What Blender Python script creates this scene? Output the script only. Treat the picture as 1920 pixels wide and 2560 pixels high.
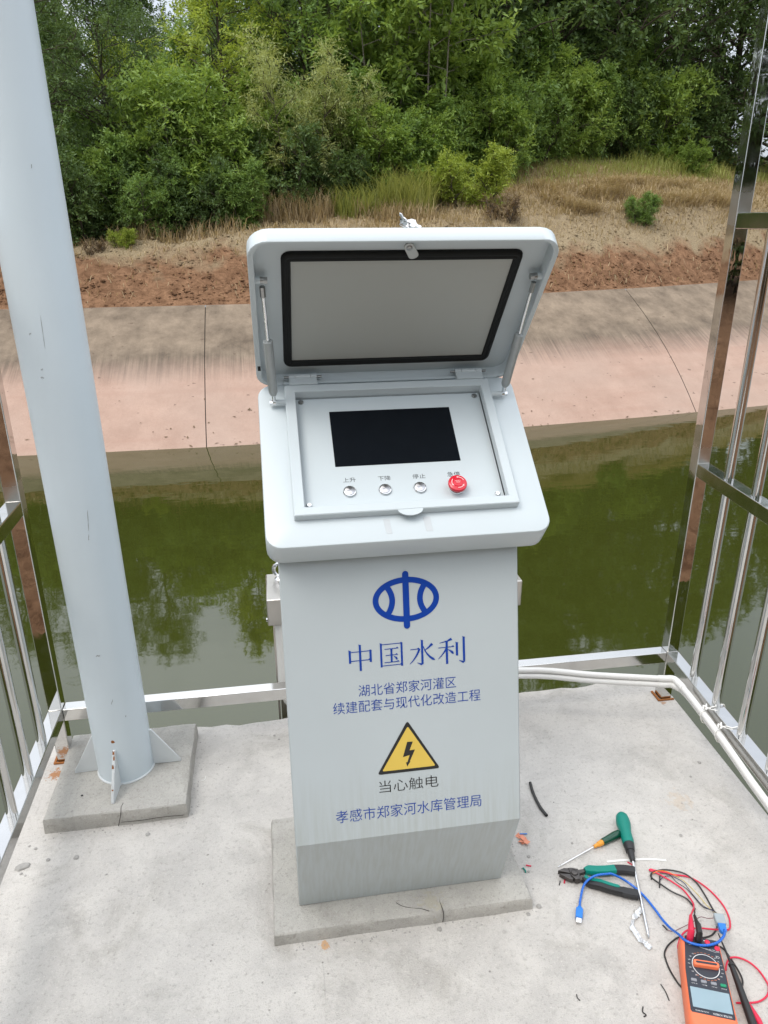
import bpy, math, random
import numpy as np
from mathutils import Vector, Matrix

sc = bpy.context.scene
COL = sc.collection
for o in list(bpy.data.objects):
    bpy.data.objects.remove(o)

# ---------------------------------------------------------------- camera
cd = bpy.data.cameras.new('camera')
cam = bpy.data.objects.new('camera', cd)
COL.objects.link(cam)
R_ = Vector((0.98784, -0.15539, -0.00444)); D_ = Vector((0.1446, 0.9190, -0.3667)).normalized()
R_ = (R_ - D_ * R_.dot(D_)).normalized(); U_ = R_.cross(D_)
M = Matrix((R_, U_, -D_)).transposed().to_4x4(); M.translation = (0, 0, 1.45)
cam.matrix_world = M
cd.sensor_fit = 'VERTICAL'; cd.sensor_height = 36.0; cd.lens = 1852.8 / 2560 * 36.0
cd.clip_start = 0.02; cd.clip_end = 600
sc.camera = cam
sc.render.resolution_x = 768; sc.render.resolution_y = 1024

# ---------------------------------------------------------------- light
SUN_EL, SUN_AZ = math.radians(58), math.radians(-128)      # azimuth from +Y towards +X
w = bpy.data.worlds.new('World'); sc.world = w; w.use_nodes = True
nt = w.node_tree; bg = nt.nodes['Background']
sky = nt.nodes.new('ShaderNodeTexSky'); sky.sky_type = 'NISHITA'; sky.sun_disc = False
sky.sun_elevation = SUN_EL; sky.sun_rotation = SUN_AZ; sky.dust_density = 4.0; sky.air_density = 1.0; sky.ozone_density = 0.6
# thin bright overcast over the blue: brighter towards the zenith, broken by soft cloud
tcw = nt.nodes.new('ShaderNodeTexCoord'); sepw = nt.nodes.new('ShaderNodeSeparateXYZ'); nt.links.new(tcw.outputs['Generated'], sepw.inputs[0])
cn = nt.nodes.new('ShaderNodeTexNoise'); cn.inputs['Scale'].default_value = 2.6; cn.inputs['Detail'].default_value = 5; nt.links.new(tcw.outputs['Generated'], cn.inputs['Vector'])
cr_ = nt.nodes.new('ShaderNodeValToRGB'); cr_.color_ramp.elements[0].position = .30; cr_.color_ramp.elements[0].color = (.55,)*3 + (1,); cr_.color_ramp.elements[1].position = .62; cr_.color_ramp.elements[1].color = (1,)*4
nt.links.new(cn.outputs[0], cr_.inputs[0])
hr = nt.nodes.new('ShaderNodeValToRGB'); e_ = hr.color_ramp.elements; e_[0].position = 0; e_[0].color = (3.2, 3.5, 3.9, 1); e_[1].position = .9; e_[1].color = (12.4, 12.9, 13.6, 1)
nt.links.new(sepw.outputs['Z'], hr.inputs[0])
mxw = nt.nodes.new('ShaderNodeMix'); mxw.data_type = 'RGBA'; nt.links.new(cr_.outputs[0], mxw.inputs[0]); nt.links.new(sky.outputs[0], mxw.inputs[6]); nt.links.new(hr.outputs[0], mxw.inputs[7])
nt.links.new(mxw.outputs[2], bg.inputs[0]); bg.inputs[1].default_value = 0.13
sl = bpy.data.lights.new('sun', 'SUN'); sl.energy = 1.1; sl.angle = math.radians(28); sl.color = (1.0, 0.95, 0.88)
so = bpy.data.objects.new('sun', sl); COL.objects.link(so)
sd = Vector((math.sin(SUN_AZ) * math.cos(SUN_EL), math.cos(SUN_AZ) * math.cos(SUN_EL), math.sin(SUN_EL)))
so.rotation_euler = sd.to_track_quat('Z', 'Y').to_euler(); so.location = (0, 0, 30)
sc.view_settings.view_transform = 'Standard'; sc.view_settings.look = 'None'
sc.view_settings.exposure = 0.5; sc.view_settings.gamma = 1.0
sc.cycles.use_denoising = True
sc.cycles.max_bounces = 8; sc.cycles.transparent_max_bounces = 8

# ---------------------------------------------------------------- helpers
rnd = random.Random(7)
WLOC = {}

def lin(h):
    """sRGB 0-255 triple to linear"""
    return tuple(((c / 255) / 12.92 if c / 255 < .04045 else ((c / 255 + .055) / 1.055) ** 2.4) for c in h)

class MB:
    def __init__(s): s.v = []; s.f = []
    def add(s, vs, fs):
        n = len(s.v); s.v += [tuple(float(c) for c in p) for p in vs]; s.f += [tuple(i + n for i in f) for f in fs]; return s
    def box(s, x0, x1, y0, y1, z0, z1):
        return s.add([(x0,y0,z0),(x1,y0,z0),(x1,y1,z0),(x0,y1,z0),(x0,y0,z1),(x1,y0,z1),(x1,y1,z1),(x0,y1,z1)],
                     [(3,2,1,0),(4,5,6,7),(0,1,5,4),(1,2,6,5),(2,3,7,6),(3,0,4,7)])
    def obox(s, c, ax, ay, az):
        """box from centre and three half axes"""
        c, ax, ay, az = map(Vector, (c, ax, ay, az)); vs = []
        for k in (-1, 1):
            for i, j in ((-1,-1),(1,-1),(1,1),(-1,1)): vs.append(c + ax*i + ay*j + az*k)
        return s.add(vs, [(3,2,1,0),(4,5,6,7),(0,1,5,4),(1,2,6,5),(2,3,7,6),(3,0,4,7)])
    def loft(s, loops, cap0=True, cap1=True, closed=True):
        n = len(loops[0]); vs = [p for l in loops for p in l]; fs = []
        for a in range(len(loops) - 1):
            for i in range(n if closed else n - 1):
                j = (i + 1) % n
                fs.append((a*n+i, a*n+j, (a+1)*n+j, (a+1)*n+i))
        if cap0: fs.append(tuple(reversed(range(n))))
        if cap1: fs.append(tuple((len(loops)-1)*n + i for i in range(n)))
        return s.add(vs, fs)
    def tube(s, pts, r, sides=10, cap=True):
        pts = [Vector(p) for p in pts]; n = len(pts); rs = r if hasattr(r, '__len__') else [r]*n
        t0 = (pts[1]-pts[0]).normalized(); ref = Vector((0,0,1)) if abs(t0.z) < .9 else Vector((1,0,0))
        u = t0.cross(ref).normalized(); loops = []
        for i in range(n):
            t = (pts[min(i+1,n-1)]-pts[max(i-1,0)]).normalized()
            u = (u - t*u.dot(t)).normalized(); vv = t.cross(u)
            loops.append([pts[i] + (u*math.cos(a) + vv*math.sin(a))*rs[i] for a in [2*math.pi*k/sides for k in range(sides)]])
        return s.loft(loops, cap, cap)
    def lathe(s, o, ax, prof, sides=24, cap0=True, cap1=True):
        """profile of (distance along axis, radius)"""
        o = Vector(o); ax = Vector(ax).normalized(); ref = Vector((0,0,1)) if abs(ax.z) < .9 else Vector((1,0,0))
        u = ax.cross(ref).normalized(); vv = ax.cross(u)
        loops = [[o + ax*h + (u*math.cos(a)+vv*math.sin(a))*r for a in [2*math.pi*k/sides for k in range(sides)]] for h, r in prof]
        return s.loft(loops, cap0, cap1)
    def prism(s, poly, vec):
        vec = Vector(vec); poly = [Vector(p) for p in poly]
        return s.loft([poly, [p + vec for p in poly]])
    def torus(s, c, ax, R, r, n=24, m=8, a0=0, a1=2*math.pi):
        ax = Vector(ax).normalized(); ref = Vector((0,0,1)) if abs(ax.z) < .9 else Vector((1,0,0))
        u = ax.cross(ref).normalized(); v = ax.cross(u); c = Vector(c)
        pts = [c + (u*math.cos(a)+v*math.sin(a))*R for a in [a0+(a1-a0)*k/n for k in range(n+1)]]
        return s.tube(pts, r, m, cap=(a1-a0) < 6.28)

def smooth_pts(pts, n=6):
    """Catmull-Rom through points"""
    P = [Vector(p) for p in pts]; P = [P[0]*2-P[1]] + P + [P[-1]*2-P[-2]]; out = []
    for i in range(1, len(P)-2):
        for k in range(n):
            t = k/n; a, b, c, d = P[i-1], P[i], P[i+1], P[i+2]
            out.append(.5*((2*b)+(c-a)*t+(2*a-5*b+4*c-d)*t*t+(3*b-a-3*c+d)*t**3))
    out.append(P[-2]); return out

def rrect(x0, x1, y0, y1, r, k=5):
    out = []
    for cx, cy, a in ((x1-r, y0+r, -90), (x1-r, y1-r, 0), (x0+r, y1-r, 90), (x0+r, y0+r, 180)):
        for i in range(k+1):
            t = math.radians(a + 90*i/k); out.append((cx + r*math.cos(t), cy + r*math.sin(t)))
    return out

class Frame:
    """local frame: maps (a, b, h) to the world"""
    def __init__(s, o, ea, eb, n=None):
        s.o = Vector(o); s.a = Vector(ea).normalized(); s.b = Vector(eb).normalized(); s.n = Vector(n).normalized() if n else s.a.cross(s.b)
    def __call__(s, a, b, h=0): return s.o + s.a*a + s.b*b + s.n*h
    def loop(s, pts, h): return [s(p[0], p[1], h) for p in pts]

def link(o, parent=None, loc=None):
    COL.objects.link(o)
    if parent is not None:
        o.parent = parent; o.location = (0, 0, 0)
    WLOC[o.name] = loc
    return o

def thing(name, loc, label, cat, group=None):
    o = bpy.data.objects.new(name, None); o.empty_display_size = .05
    link(o, None, Vector(loc)); o.location = loc; o['label'] = label; o['category'] = cat
    if group: o['group'] = group
    return o

def mk(name, mb, mat, parent=None, loc=None, label=None, cat=None, group=None, kind=None, sharp=35, bevel=0, seg=2):
    base = WLOC[parent.name] if parent is not None else Vector(loc if loc is not None else (0,0,0))
    me = bpy.data.meshes.new(name)
    me.from_pydata([(p[0]-base.x, p[1]-base.y, p[2]-base.z) for p in mb.v], [], mb.f); me.update()
    me.materials.append(mat)
    import bmesh
    bm = bmesh.new(); bm.from_mesh(me); bmesh.ops.recalc_face_normals(bm, faces=bm.faces); bm.to_mesh(me); bm.free()
    if sharp:
        me.shade_smooth(); me.set_sharp_from_angle(angle=math.radians(sharp))
    o = bpy.data.objects.new(name, me); link(o, parent, base)
    if parent is None: o.location = base
    if bevel:
        b = o.modifiers.new('bevel', 'BEVEL'); b.width = bevel; b.segments = seg; b.limit_method = 'ANGLE'; b.angle_limit = math.radians(40)
        b.harden_normals = False
    if label: o['label'] = label
    if cat: o['category'] = cat
    if group: o['group'] = group
    if kind: o['kind'] = kind
    return o

# ---------------------------------------------------------------- materials
def mat_base(name):
    m = bpy.data.materials.new(name); m.use_nodes = True
    return m, m.node_tree, m.node_tree.nodes['Principled BSDF']

def N(nt, t, **kw):
    n = nt.nodes.new('ShaderNode' + t)
    for k, v in kw.items():
        if k.startswith('i_'): n.inputs[k[2:].replace('_', ' ')].default_value = v
        else: setattr(n, k, v)
    return n

def ramp(nt, src, stops, interp='LINEAR'):
    r = nt.nodes.new('ShaderNodeValToRGB'); r.color_ramp.interpolation = interp
    e = r.color_ramp.elements
    while len(e) < len(stops): e.new(.5)
    for el, (p, c) in zip(e, stops):
        el.position = p; el.color = (*c, 1) if hasattr(c, '__len__') else (c, c, c, 1)
    nt.links.new(src, r.inputs[0]); return r.outputs[0]

def mixc(nt, fac, a, b, mode='MIX'):
    m = nt.nodes.new('ShaderNodeMix'); m.data_type = 'RGBA'; m.blend_type = mode
    for s, v in ((m.inputs[0], fac), (m.inputs[6], a), (m.inputs[7], b)):
        if hasattr(v, 'is_linked'): nt.links.new(v, s)
        elif hasattr(v, '__len__'): s.default_value = (*v, 1) if len(v) == 3 else v
        else: s.default_value = v
    return m.outputs[2]

def mth(nt, op, a, b=None, c=None):
    m = nt.nodes.new('ShaderNodeMath'); m.operation = op
    for s, v in zip(m.inputs, (a, b, c)):
        if v is None: continue
        if hasattr(v, 'is_linked'): nt.links.new(v, s)
        else: s.default_value = v
    return m.outputs[0]

def noise(nt, vec, scale, detail=4, rough=.55, dist=0, out=0):
    n = nt.nodes.new('ShaderNodeTexNoise'); n.inputs['Scale'].default_value = scale; n.inputs['Detail'].default_value = detail
    n.inputs['Roughness'].default_value = rough; n.inputs['Distortion'].default_value = dist
    if vec is not None: nt.links.new(vec, n.inputs['Vector'])
    return n.outputs[out]

def mapping(nt, vec, scale=(1,1,1), rot=(0,0,0), loc=(0,0,0)):
    m = nt.nodes.new('ShaderNodeMapping'); m.inputs['Scale'].default_value = scale; m.inputs['Rotation'].default_value = rot; m.inputs['Location'].default_value = loc
    nt.links.new(vec, m.inputs['Vector']); return m.outputs[0]

def wpos(nt): return nt.nodes.new('ShaderNodeNewGeometry').outputs['Position']

def bump(nt, p, h, strength=.3, dist=.01):
    b = nt.nodes.new('ShaderNodeBump'); b.inputs['Strength'].default_value = strength; b.inputs['Distance'].default_value = dist
    nt.links.new(h, b.inputs['Height']); nt.links.new(b.outputs[0], p.inputs['Normal'])

def simple(name, col, rough=.5, metal=0, spec=.5, var=.12, vs=30, coat=0, bumpy=0, bs=200):
    m, nt, p = mat_base(name); pos = wpos(nt)
    n = noise(nt, pos, vs, 3)
    c = mixc(nt, n, tuple(x*(1-var) for x in col), tuple(min(1, x*(1+var)) for x in col))
    nt.links.new(c, p.inputs['Base Color'])
    nt.links.new(mth(nt, 'MULTIPLY_ADD', n, .16, rough-.08), p.inputs['Roughness'])
    p.inputs['Metallic'].default_value = metal; p.inputs['Specular IOR Level'].default_value = spec; p.inputs['Coat Weight'].default_value = coat
    if bumpy: bump(nt, p, noise(nt, pos, bs, 3), bumpy, .002)
    return m

def concrete(name, base, stains=(), dark=.8, cracks=False):
    m, nt, p = mat_base(name); pos = wpos(nt)
    n1 = noise(nt, pos, 1.7, 5, .6, .4); n2 = noise(nt, pos, 9, 6, .65, .3); n3 = noise(nt, pos, 90, 4, .7)
    c = mixc(nt, ramp(nt, n1, [(.32, 0), (.68, 1)]), tuple(x*.88 for x in base), tuple(x*1.06 for x in base))
    c = mixc(nt, mth(nt, 'MULTIPLY', ramp(nt, n2, [(.42, 0), (.60, 1)]), .6), c, (base[0]*1.18, base[1]*1.18, base[2]*1.17))
    c = mixc(nt, mth(nt, 'MULTIPLY', ramp(nt, noise(nt, mapping(nt, pos, loc=(4,2,1)), 5, 7, .7, .8), [(.54, 0), (.7, 1)]), .6), c, (base[0]*.66, base[1]*.65, base[2]*.62))
    c = mixc(nt, mth(nt, 'MULTIPLY', ramp(nt, n3, [(.54, 0), (.68, 1)]), .5), c, (base[0]*.58, base[1]*.57, base[2]*.55))
    n4 = noise(nt, pos, 330, 2, .6)
    c = mixc(nt, mth(nt, 'MULTIPLY', ramp(nt, n4, [(.58, 0), (.68, 1)]), .38), c, (base[0]*.5, base[1]*.5, base[2]*.48))
    c = mixc(nt, mth(nt, 'MULTIPLY', ramp(nt, noise(nt, mapping(nt, pos, loc=(3, 8, 1)), 210, 2, .6), [(.60, 0), (.70, 1)]), .5), c, (base[0]*1.3, base[1]*1.3, base[2]*1.28))
    # sparse little dark pits and crumbs
    vo = nt.nodes.new('ShaderNodeTexVoronoi'); vo.inputs['Scale'].default_value = 42; nt.links.new(pos, vo.inputs['Vector'])
    pit = mth(nt, 'MULTIPLY', ramp(nt, vo.outputs['Distance'], [(.05, 1), (.11, 0)]), ramp(nt, noise(nt, pos, 7, 3), [(.56, 0), (.63, 1)]))
    c = mixc(nt, mth(nt, 'MULTIPLY', pit, .6), c, (base[0]*.34, base[1]*.33, base[2]*.31))
    # faint scrape marks
    for rot, off in ((.6, 0), (-.9, 7)):
        sm = mapping(nt, pos, (60, 5, 5), (0, 0, rot), (off, 0, 0))
        sv = ramp(nt, noise(nt, sm, 1.0, 2), [(.69, 0), (.74, 1)])
        sv = mth(nt, 'MULTIPLY', sv, ramp(nt, noise(nt, mapping(nt, pos, loc=(off, 3, 0)), 4, 2), [(.55, 0), (.65, 1)]))
        c = mixc(nt, mth(nt, 'MULTIPLY', sv, .35), c, (base[0]*.5, base[1]*.49, base[2]*.47))
    for (x, y, z, r, col, amt) in stains:
        d = nt.nodes.new('ShaderNodeVectorMath'); d.operation = 'DISTANCE'; nt.links.new(pos, d.inputs[0]); d.inputs[1].default_value = (x, y, z)
        f = mth(nt, 'ADD', mth(nt, 'DIVIDE', d.outputs['Value'], r), mth(nt, 'MULTIPLY', noise(nt, pos, 55, 6, .7), 1.5))
        c = mixc(nt, mth(nt, 'MULTIPLY', ramp(nt, f, [(.9, 1), (1.9, 0)]), amt if col[0] > 1.25*col[2] else amt*.55), c, col)
    nt.links.new(c, p.inputs['Base Color']); p.inputs['Roughness'].default_value = .88; p.inputs['Specular IOR Level'].default_value = .3
    h = mth(nt, 'ADD', mth(nt, 'MULTIPLY', n3, .5), mth(nt, 'ADD', mth(nt, 'MULTIPLY', n2, 1.2), mth(nt, 'MULTIPLY', pit, -.5)))
    bump(nt, p, mth(nt, 'ADD', h, mth(nt, 'MULTIPLY', n4, .35)), .75, .006)
    return m

RUST = (.36, .15, .045)
M_slab = concrete('platform concrete', (.49, .468, .44), [(-.655, 1.80, 0, .09, RUST, .85), (-.60, 1.86, 0, .05, RUST, .7), (.05, 1.147, 0, .045, (.5,.28,.12), .8), (1.195, 1.83, 0, .03, RUST, .6), (1.02, 1.42, 0, .12, (.5,.38,.26), .35), (-.52, 1.30, 0, .16, (.25,.24,.225), .35), (-.30, 1.08, 0, .2, (.27,.26,.24), .3), (.62, 1.02, 0, .15, (.26,.25,.235), .35), (.95, 1.6, 0, .2, (.28,.27,.25), .3), (.08, 1.03, 0, .13, (.27,.26,.24), .3), (-.15, 1.62, 0, .13, (.28,.27,.25), .3), (.75, 1.75, 0, .16, (.30,.29,.27), .3)])
M_foot = concrete('footing mortar', (.40, .385, .355), [(.29, 1.19, .03, .09, (.36,.33,.25), .5)])

def painted(name, col, rough=.42, streak=0, marks=0, zlow=None):
    m, nt, p = mat_base(name); pos = wpos(nt)
    n = noise(nt, pos, 6, 4)
    c = mixc(nt, n, tuple(x*.955 for x in col), tuple(x*1.03 for x in col))
    if streak:
        s = noise(nt, mapping(nt, pos, (150, 40, 1.8)), 1.0, 3)
        sep = nt.nodes.new('ShaderNodeSeparateXYZ'); nt.links.new(pos, sep.inputs[0])
        edge = mth(nt, 'ADD', sep.outputs['Z'], mth(nt, 'MULTIPLY', noise(nt, mapping(nt, pos, (38, 4, .4)), 1.0, 2), .12))
        low = ramp(nt, mth(nt, 'MULTIPLY', edge, 1.0), [(.36, 1), (.50, 0)])
        f = mth(nt, 'MULTIPLY', mth(nt, 'MULTIPLY', ramp(nt, s, [(.36, 0), (.66, 1)]), low), streak)
        c = mixc(nt, f, c, (col[0]*.72, col[1]*.68, col[2]*.58))
        c = mixc(nt, mth(nt, 'MULTIPLY', low, .12), c, (col[0]*.75, col[1]*.72, col[2]*.64))
    if marks:
        sp = ramp(nt, noise(nt, mapping(nt, pos, (26, 26, 9)), 1.0, 2), [(.735, 0), (.75, 1)])
        sp2 = ramp(nt, noise(nt, mapping(nt, pos, (70, 70, 34), (.3, .2, 0)), 1.0, 2), [(.755, 0), (.77, 1)])
        c = mixc(nt, mth(nt, 'MULTIPLY', mth(nt, 'MAXIMUM', sp, sp2), marks), c, (.12, .11, .10))
    nt.links.new(c, p.inputs['Base Color'])
    nt.links.new(mth(nt, 'MULTIPLY_ADD', n, .18, rough-.09), p.inputs['Roughness'])
    bump(nt, p, noise(nt, pos, 260, 2), .06, .001)
    return m

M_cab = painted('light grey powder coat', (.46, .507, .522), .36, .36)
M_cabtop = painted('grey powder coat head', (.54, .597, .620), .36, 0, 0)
M_lidin = painted('grey liner paint', (.41, .42, .392), .5)
M_pole = painted('white pole paint', (.615, .69, .735), .4, 0, 0)
M_gus = painted('white gusset paint', (.62, .65, .66), .45, 0, .5)

def steel(name, rough=.1, col=(.66,.655,.64), welds=()):
    m, nt, p = mat_base(name); pos = wpos(nt)
    p.inputs['Metallic'].default_value = 1
    n = noise(nt, pos, 14, 4, .6, .6)
    nt.links.new(mixc(nt, n, tuple(x*.9 for x in col), tuple(x*1.06 for x in col)), p.inputs['Base Color'])
    r = mth(nt, 'MULTIPLY_ADD', ramp(nt, n, [(.45, 0), (.8, 1)]), .10, rough)
    if welds:
        sep = nt.nodes.new('ShaderNodeSeparateXYZ'); nt.links.new(pos, sep.inputs[0])
        for z in welds:
            d = mth(nt, 'ABSOLUTE', mth(nt, 'SUBTRACT', sep.outputs['Z'], z))
            d = mth(nt, 'ADD', d, mth(nt, 'MULTIPLY', noise(nt, pos, 30, 2), .03))
            r = mth(nt, 'ADD', r, mth(nt, 'MULTIPLY', ramp(nt, d, [(.045, 1), (.085, 0)]), .3))
    nt.links.new(r, p.inputs['Roughness'])
    bump(nt, p, noise(nt, mapping(nt, pos, (1, 1, .5)), 18, 2, .5), .035, .01)
    return m
M_post = steel('polished post steel', .015, welds=(.81, 1.47))
M_rail = steel('polished rail steel', .10)
M_bal = steel('polished tube steel', .07)
M_galv = steel('brushed stainless', .34, (.60,.57,.53))
M_chrome = steel('chrome', .10, (.72,.72,.72))
M_bolt = steel('dull bolt steel', .3, (.34,.34,.33))
M_strut = simple('grey strut paint', (.34,.36,.36), .35, .25)
M_latch = simple('zinc latch plate', (.40,.41,.39), .38, .6)
M_rust = simple('rusty plate', (.28,.11,.035), .85, 0, .2, .5, 60, bumpy=.4)
M_pvc = simple('white plastic pipe', (.70,.69,.665), .35, 0, .5, .05, 8)
M_string = simple('white string', (.78,.77,.74), .8)
M_rubber = simple('black rubber seal', (.010,.011,.011), .6, 0, .22, .3, 60)
M_screen = simple('black display glass', (.006,.008,.011), .12, 0, .12, .2)
M_blue = simple('blue lettering print', lin((0,58,150)), .4, 0, .4, .05)
M_black = simple('black print', (.015,.015,.015), .45)
M_yel = simple('yellow sticker', lin((214,184,84)), .4, 0, .4, .06)
M_red = simple('red button plastic', lin((205,20,45)), .3, 0, .5, .06, coat=.3)
M_ltpr = simple('pale print', lin((235,190,190)), .5)
M_orange = simple('orange holster', lin((228,118,80)), .5, 0, .4, .07, bumpy=.1)
M_face = simple('dark meter face', lin((42,46,56)), .45)
M_lcd = simple('lcd glass', lin((140,162,172)), .12, 0, .5, .05)
M_gbtn = simple('grey key', lin((140,142,148)), .5)
M_grbtn = simple('green key', lin((22,140,100)), .5)
M_wprint = simple('white print', (.7,.7,.7), .5)
M_oprint = simple('orange print', lin((225,130,80)), .5)
M_blk = simple('black plastic', (.018,.018,.019), .4, 0, .5, .2)
M_blkw = simple('black wire', (.02,.019,.018), .35)
M_redw = simple('red lead', lin((210,40,72)), .38)
M_bluew = simple('blue cord', lin((20,96,190)), .28, 0, .6, .15, 300)
M_bluep = simple('blue plug plastic', lin((30,118,208)), .3)
M_teal = simple('teal grip', lin((0,122,108)), .45, 0, .4, .08, bumpy=.08)
M_dkgr = simple('dark green handle', lin((8,66,48)), .22, 0, .6, .1)
M_amber = simple('amber collar', lin((222,150,50)), .3)
M_jaw = simple('dark jaw steel', (.10,.092,.088), .38, .85, .5, .25, 80)
M_wirep = simple('purple brown wire', lin((110,62,72)), .45)
M_wireb = simple('navy wire', lin((38,42,84)), .45)
M_wirey = simple('yellow wire', lin((200,178,96)), .45)
M_wireo = simple('orange wire', lin((235,130,60)), .45)
M_foil = simple('crumpled clear film', (.60,.61,.62), .18, .35, .6, .1)
M_tie = simple('white nylon strip', (.74,.74,.72), .5)
M_copper = simple('copper scrap', lin((214,140,112)), .5, .2)
M_clear = simple('frosted adapter shell', lin((150,160,165)), .2)
M_stone = simple('grey stone', (.33,.32,.30), .9, 0, .2, .35, 60, bumpy=.6)
M_crack = simple('dark crack brown', (.06,.055,.05), .95, 0, .1)  # even dark brown for the cracks and the earth under the joints

# ================================================================= TERRAIN
ZW = -1.65
def dcl(u, a, b, c, lo, hi):
    v = min(max(u, lo), hi); return a + b*v + c*v*v + (b + 2*c*v) * (u - v)
def y_water(u): return dcl(u, 10.80, .035, .0085, -3, 11)
def y_top(u):   return dcl(u, 14.22, .085, .0155, -3, 11)
def sstep(a, b, x):
    t = min(max((x-a)/(b-a), 0), 1); return t*t*(3-2*t)
def h_bank(u, s):
    z4 = 1.55 + .085*min(max(u, -4), 9) ; z2 = .98 + .055*(min(max(u, -5), 10)+3)
    z9 = z4 + .45 + .9*sstep(1, 9, u); z25 = z9 + 1.1
    k = [(0, .03), (.18, .10), (1.9, z2), (4.0, z4), (9, z9), (25, z25), (80, z25+3)]
    for (a, za), (b, zb) in zip(k, k[1:]):
        if s <= b:
            t = (s-a)/(b-a); return za + (zb-za)*t
    return k[-1][1]
from mathutils import noise as mn
def nz(x, y, f, z=0): return mn.noise(Vector((x*f, y*f, z)))
def ground(u, s):
    z = h_bank(u, s)
    a = min(1, s/.6)
    z += a*(.08*nz(u, s, .7) + .06*nz(u, s, 2.1, 3) + .05*nz(u, s, 5.5, 9) + .03*nz(u, s, 11, 2)*(s < 3))
    # mound of dry brush at the right
    z += .16*math.exp(-((u-9.6)/2.6)**2 - ((s-2.9)/.8)**2)
    return z
def bank_point(u, s):
    """point of the far bank: u along the canal, s metres beyond the lining's top edge"""
    y = y_top(u) + s; return Vector((u, y, ground(u, s)))
def ground_at(x, y): return ground(x, y - y_top(x))

def axis(lo, hi, fine0, fine1, df, dc):
    out = []; x = lo
    while x < hi:
        out.append(x); x += df if fine0 <= x <= fine1 else dc
    return out + [hi]

def grid(us, ss, fn):
    mb = MB(); nu = len(us); vs = [fn(u, s) for s in ss for u in us]
    fs = [(j*nu+i, j*nu+i+1, (j+1)*nu+i+1, (j+1)*nu+i) for j in range(len(ss)-1) for i in range(nu-1)]
    return mb.add(vs, fs)

def soil_material():
    m, nt, p = mat_base('bank soil'); pos = wpos(nt)
    n1 = noise(nt, pos, .9, 5, .6, .4); n2 = noise(nt, pos, 5, 6, .7, .5); n3 = noise(nt, pos, 34, 5, .75)
    dirt = mixc(nt, ramp(nt, n2, [(.35, 0), (.65, 1)]), (.14, .072, .038), (.335, .19, .108))
    dry = mixc(nt, ramp(nt, n3, [(.3, 0), (.7, 1)]), (.20, .148, .088), (.52, .415, .265))
    sep = nt.nodes.new('ShaderNodeSeparateXYZ'); nt.links.new(pos, sep.inputs[0])
    f = mth(nt, 'ADD', mth(nt, 'MULTIPLY', sep.outputs['Z'], .55), mth(nt, 'MULTIPLY', n1, .9))
    c = mixc(nt, ramp(nt, f, [(.80, 0), (1.32, 1)]), dirt, dry)
    c = mixc(nt, mth(nt, 'MULTIPLY', ramp(nt, n3, [(.55, 0), (.75, 1)]), .5), c, (.07, .045, .028))
    nt.links.new(c, p.inputs['Base Color']); p.inputs['Roughness'].default_value = .95; p.inputs['Specular IOR Level'].default_value = .15
    bump(nt, p, mth(nt, 'ADD', n2, mth(nt, 'MULTIPLY', n3, .6)), .9, .08)
    return m
M_soil = soil_material()
us = axis(-60, 80, -6, 16, .12, 2.0); ss = axis(0, 70, -1, 6, .09, 1.6)
mk('hillside', grid(us, ss, lambda u, s: bank_point(u, s)), M_soil, kind='structure', sharp=0).data.shade_smooth()

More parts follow.
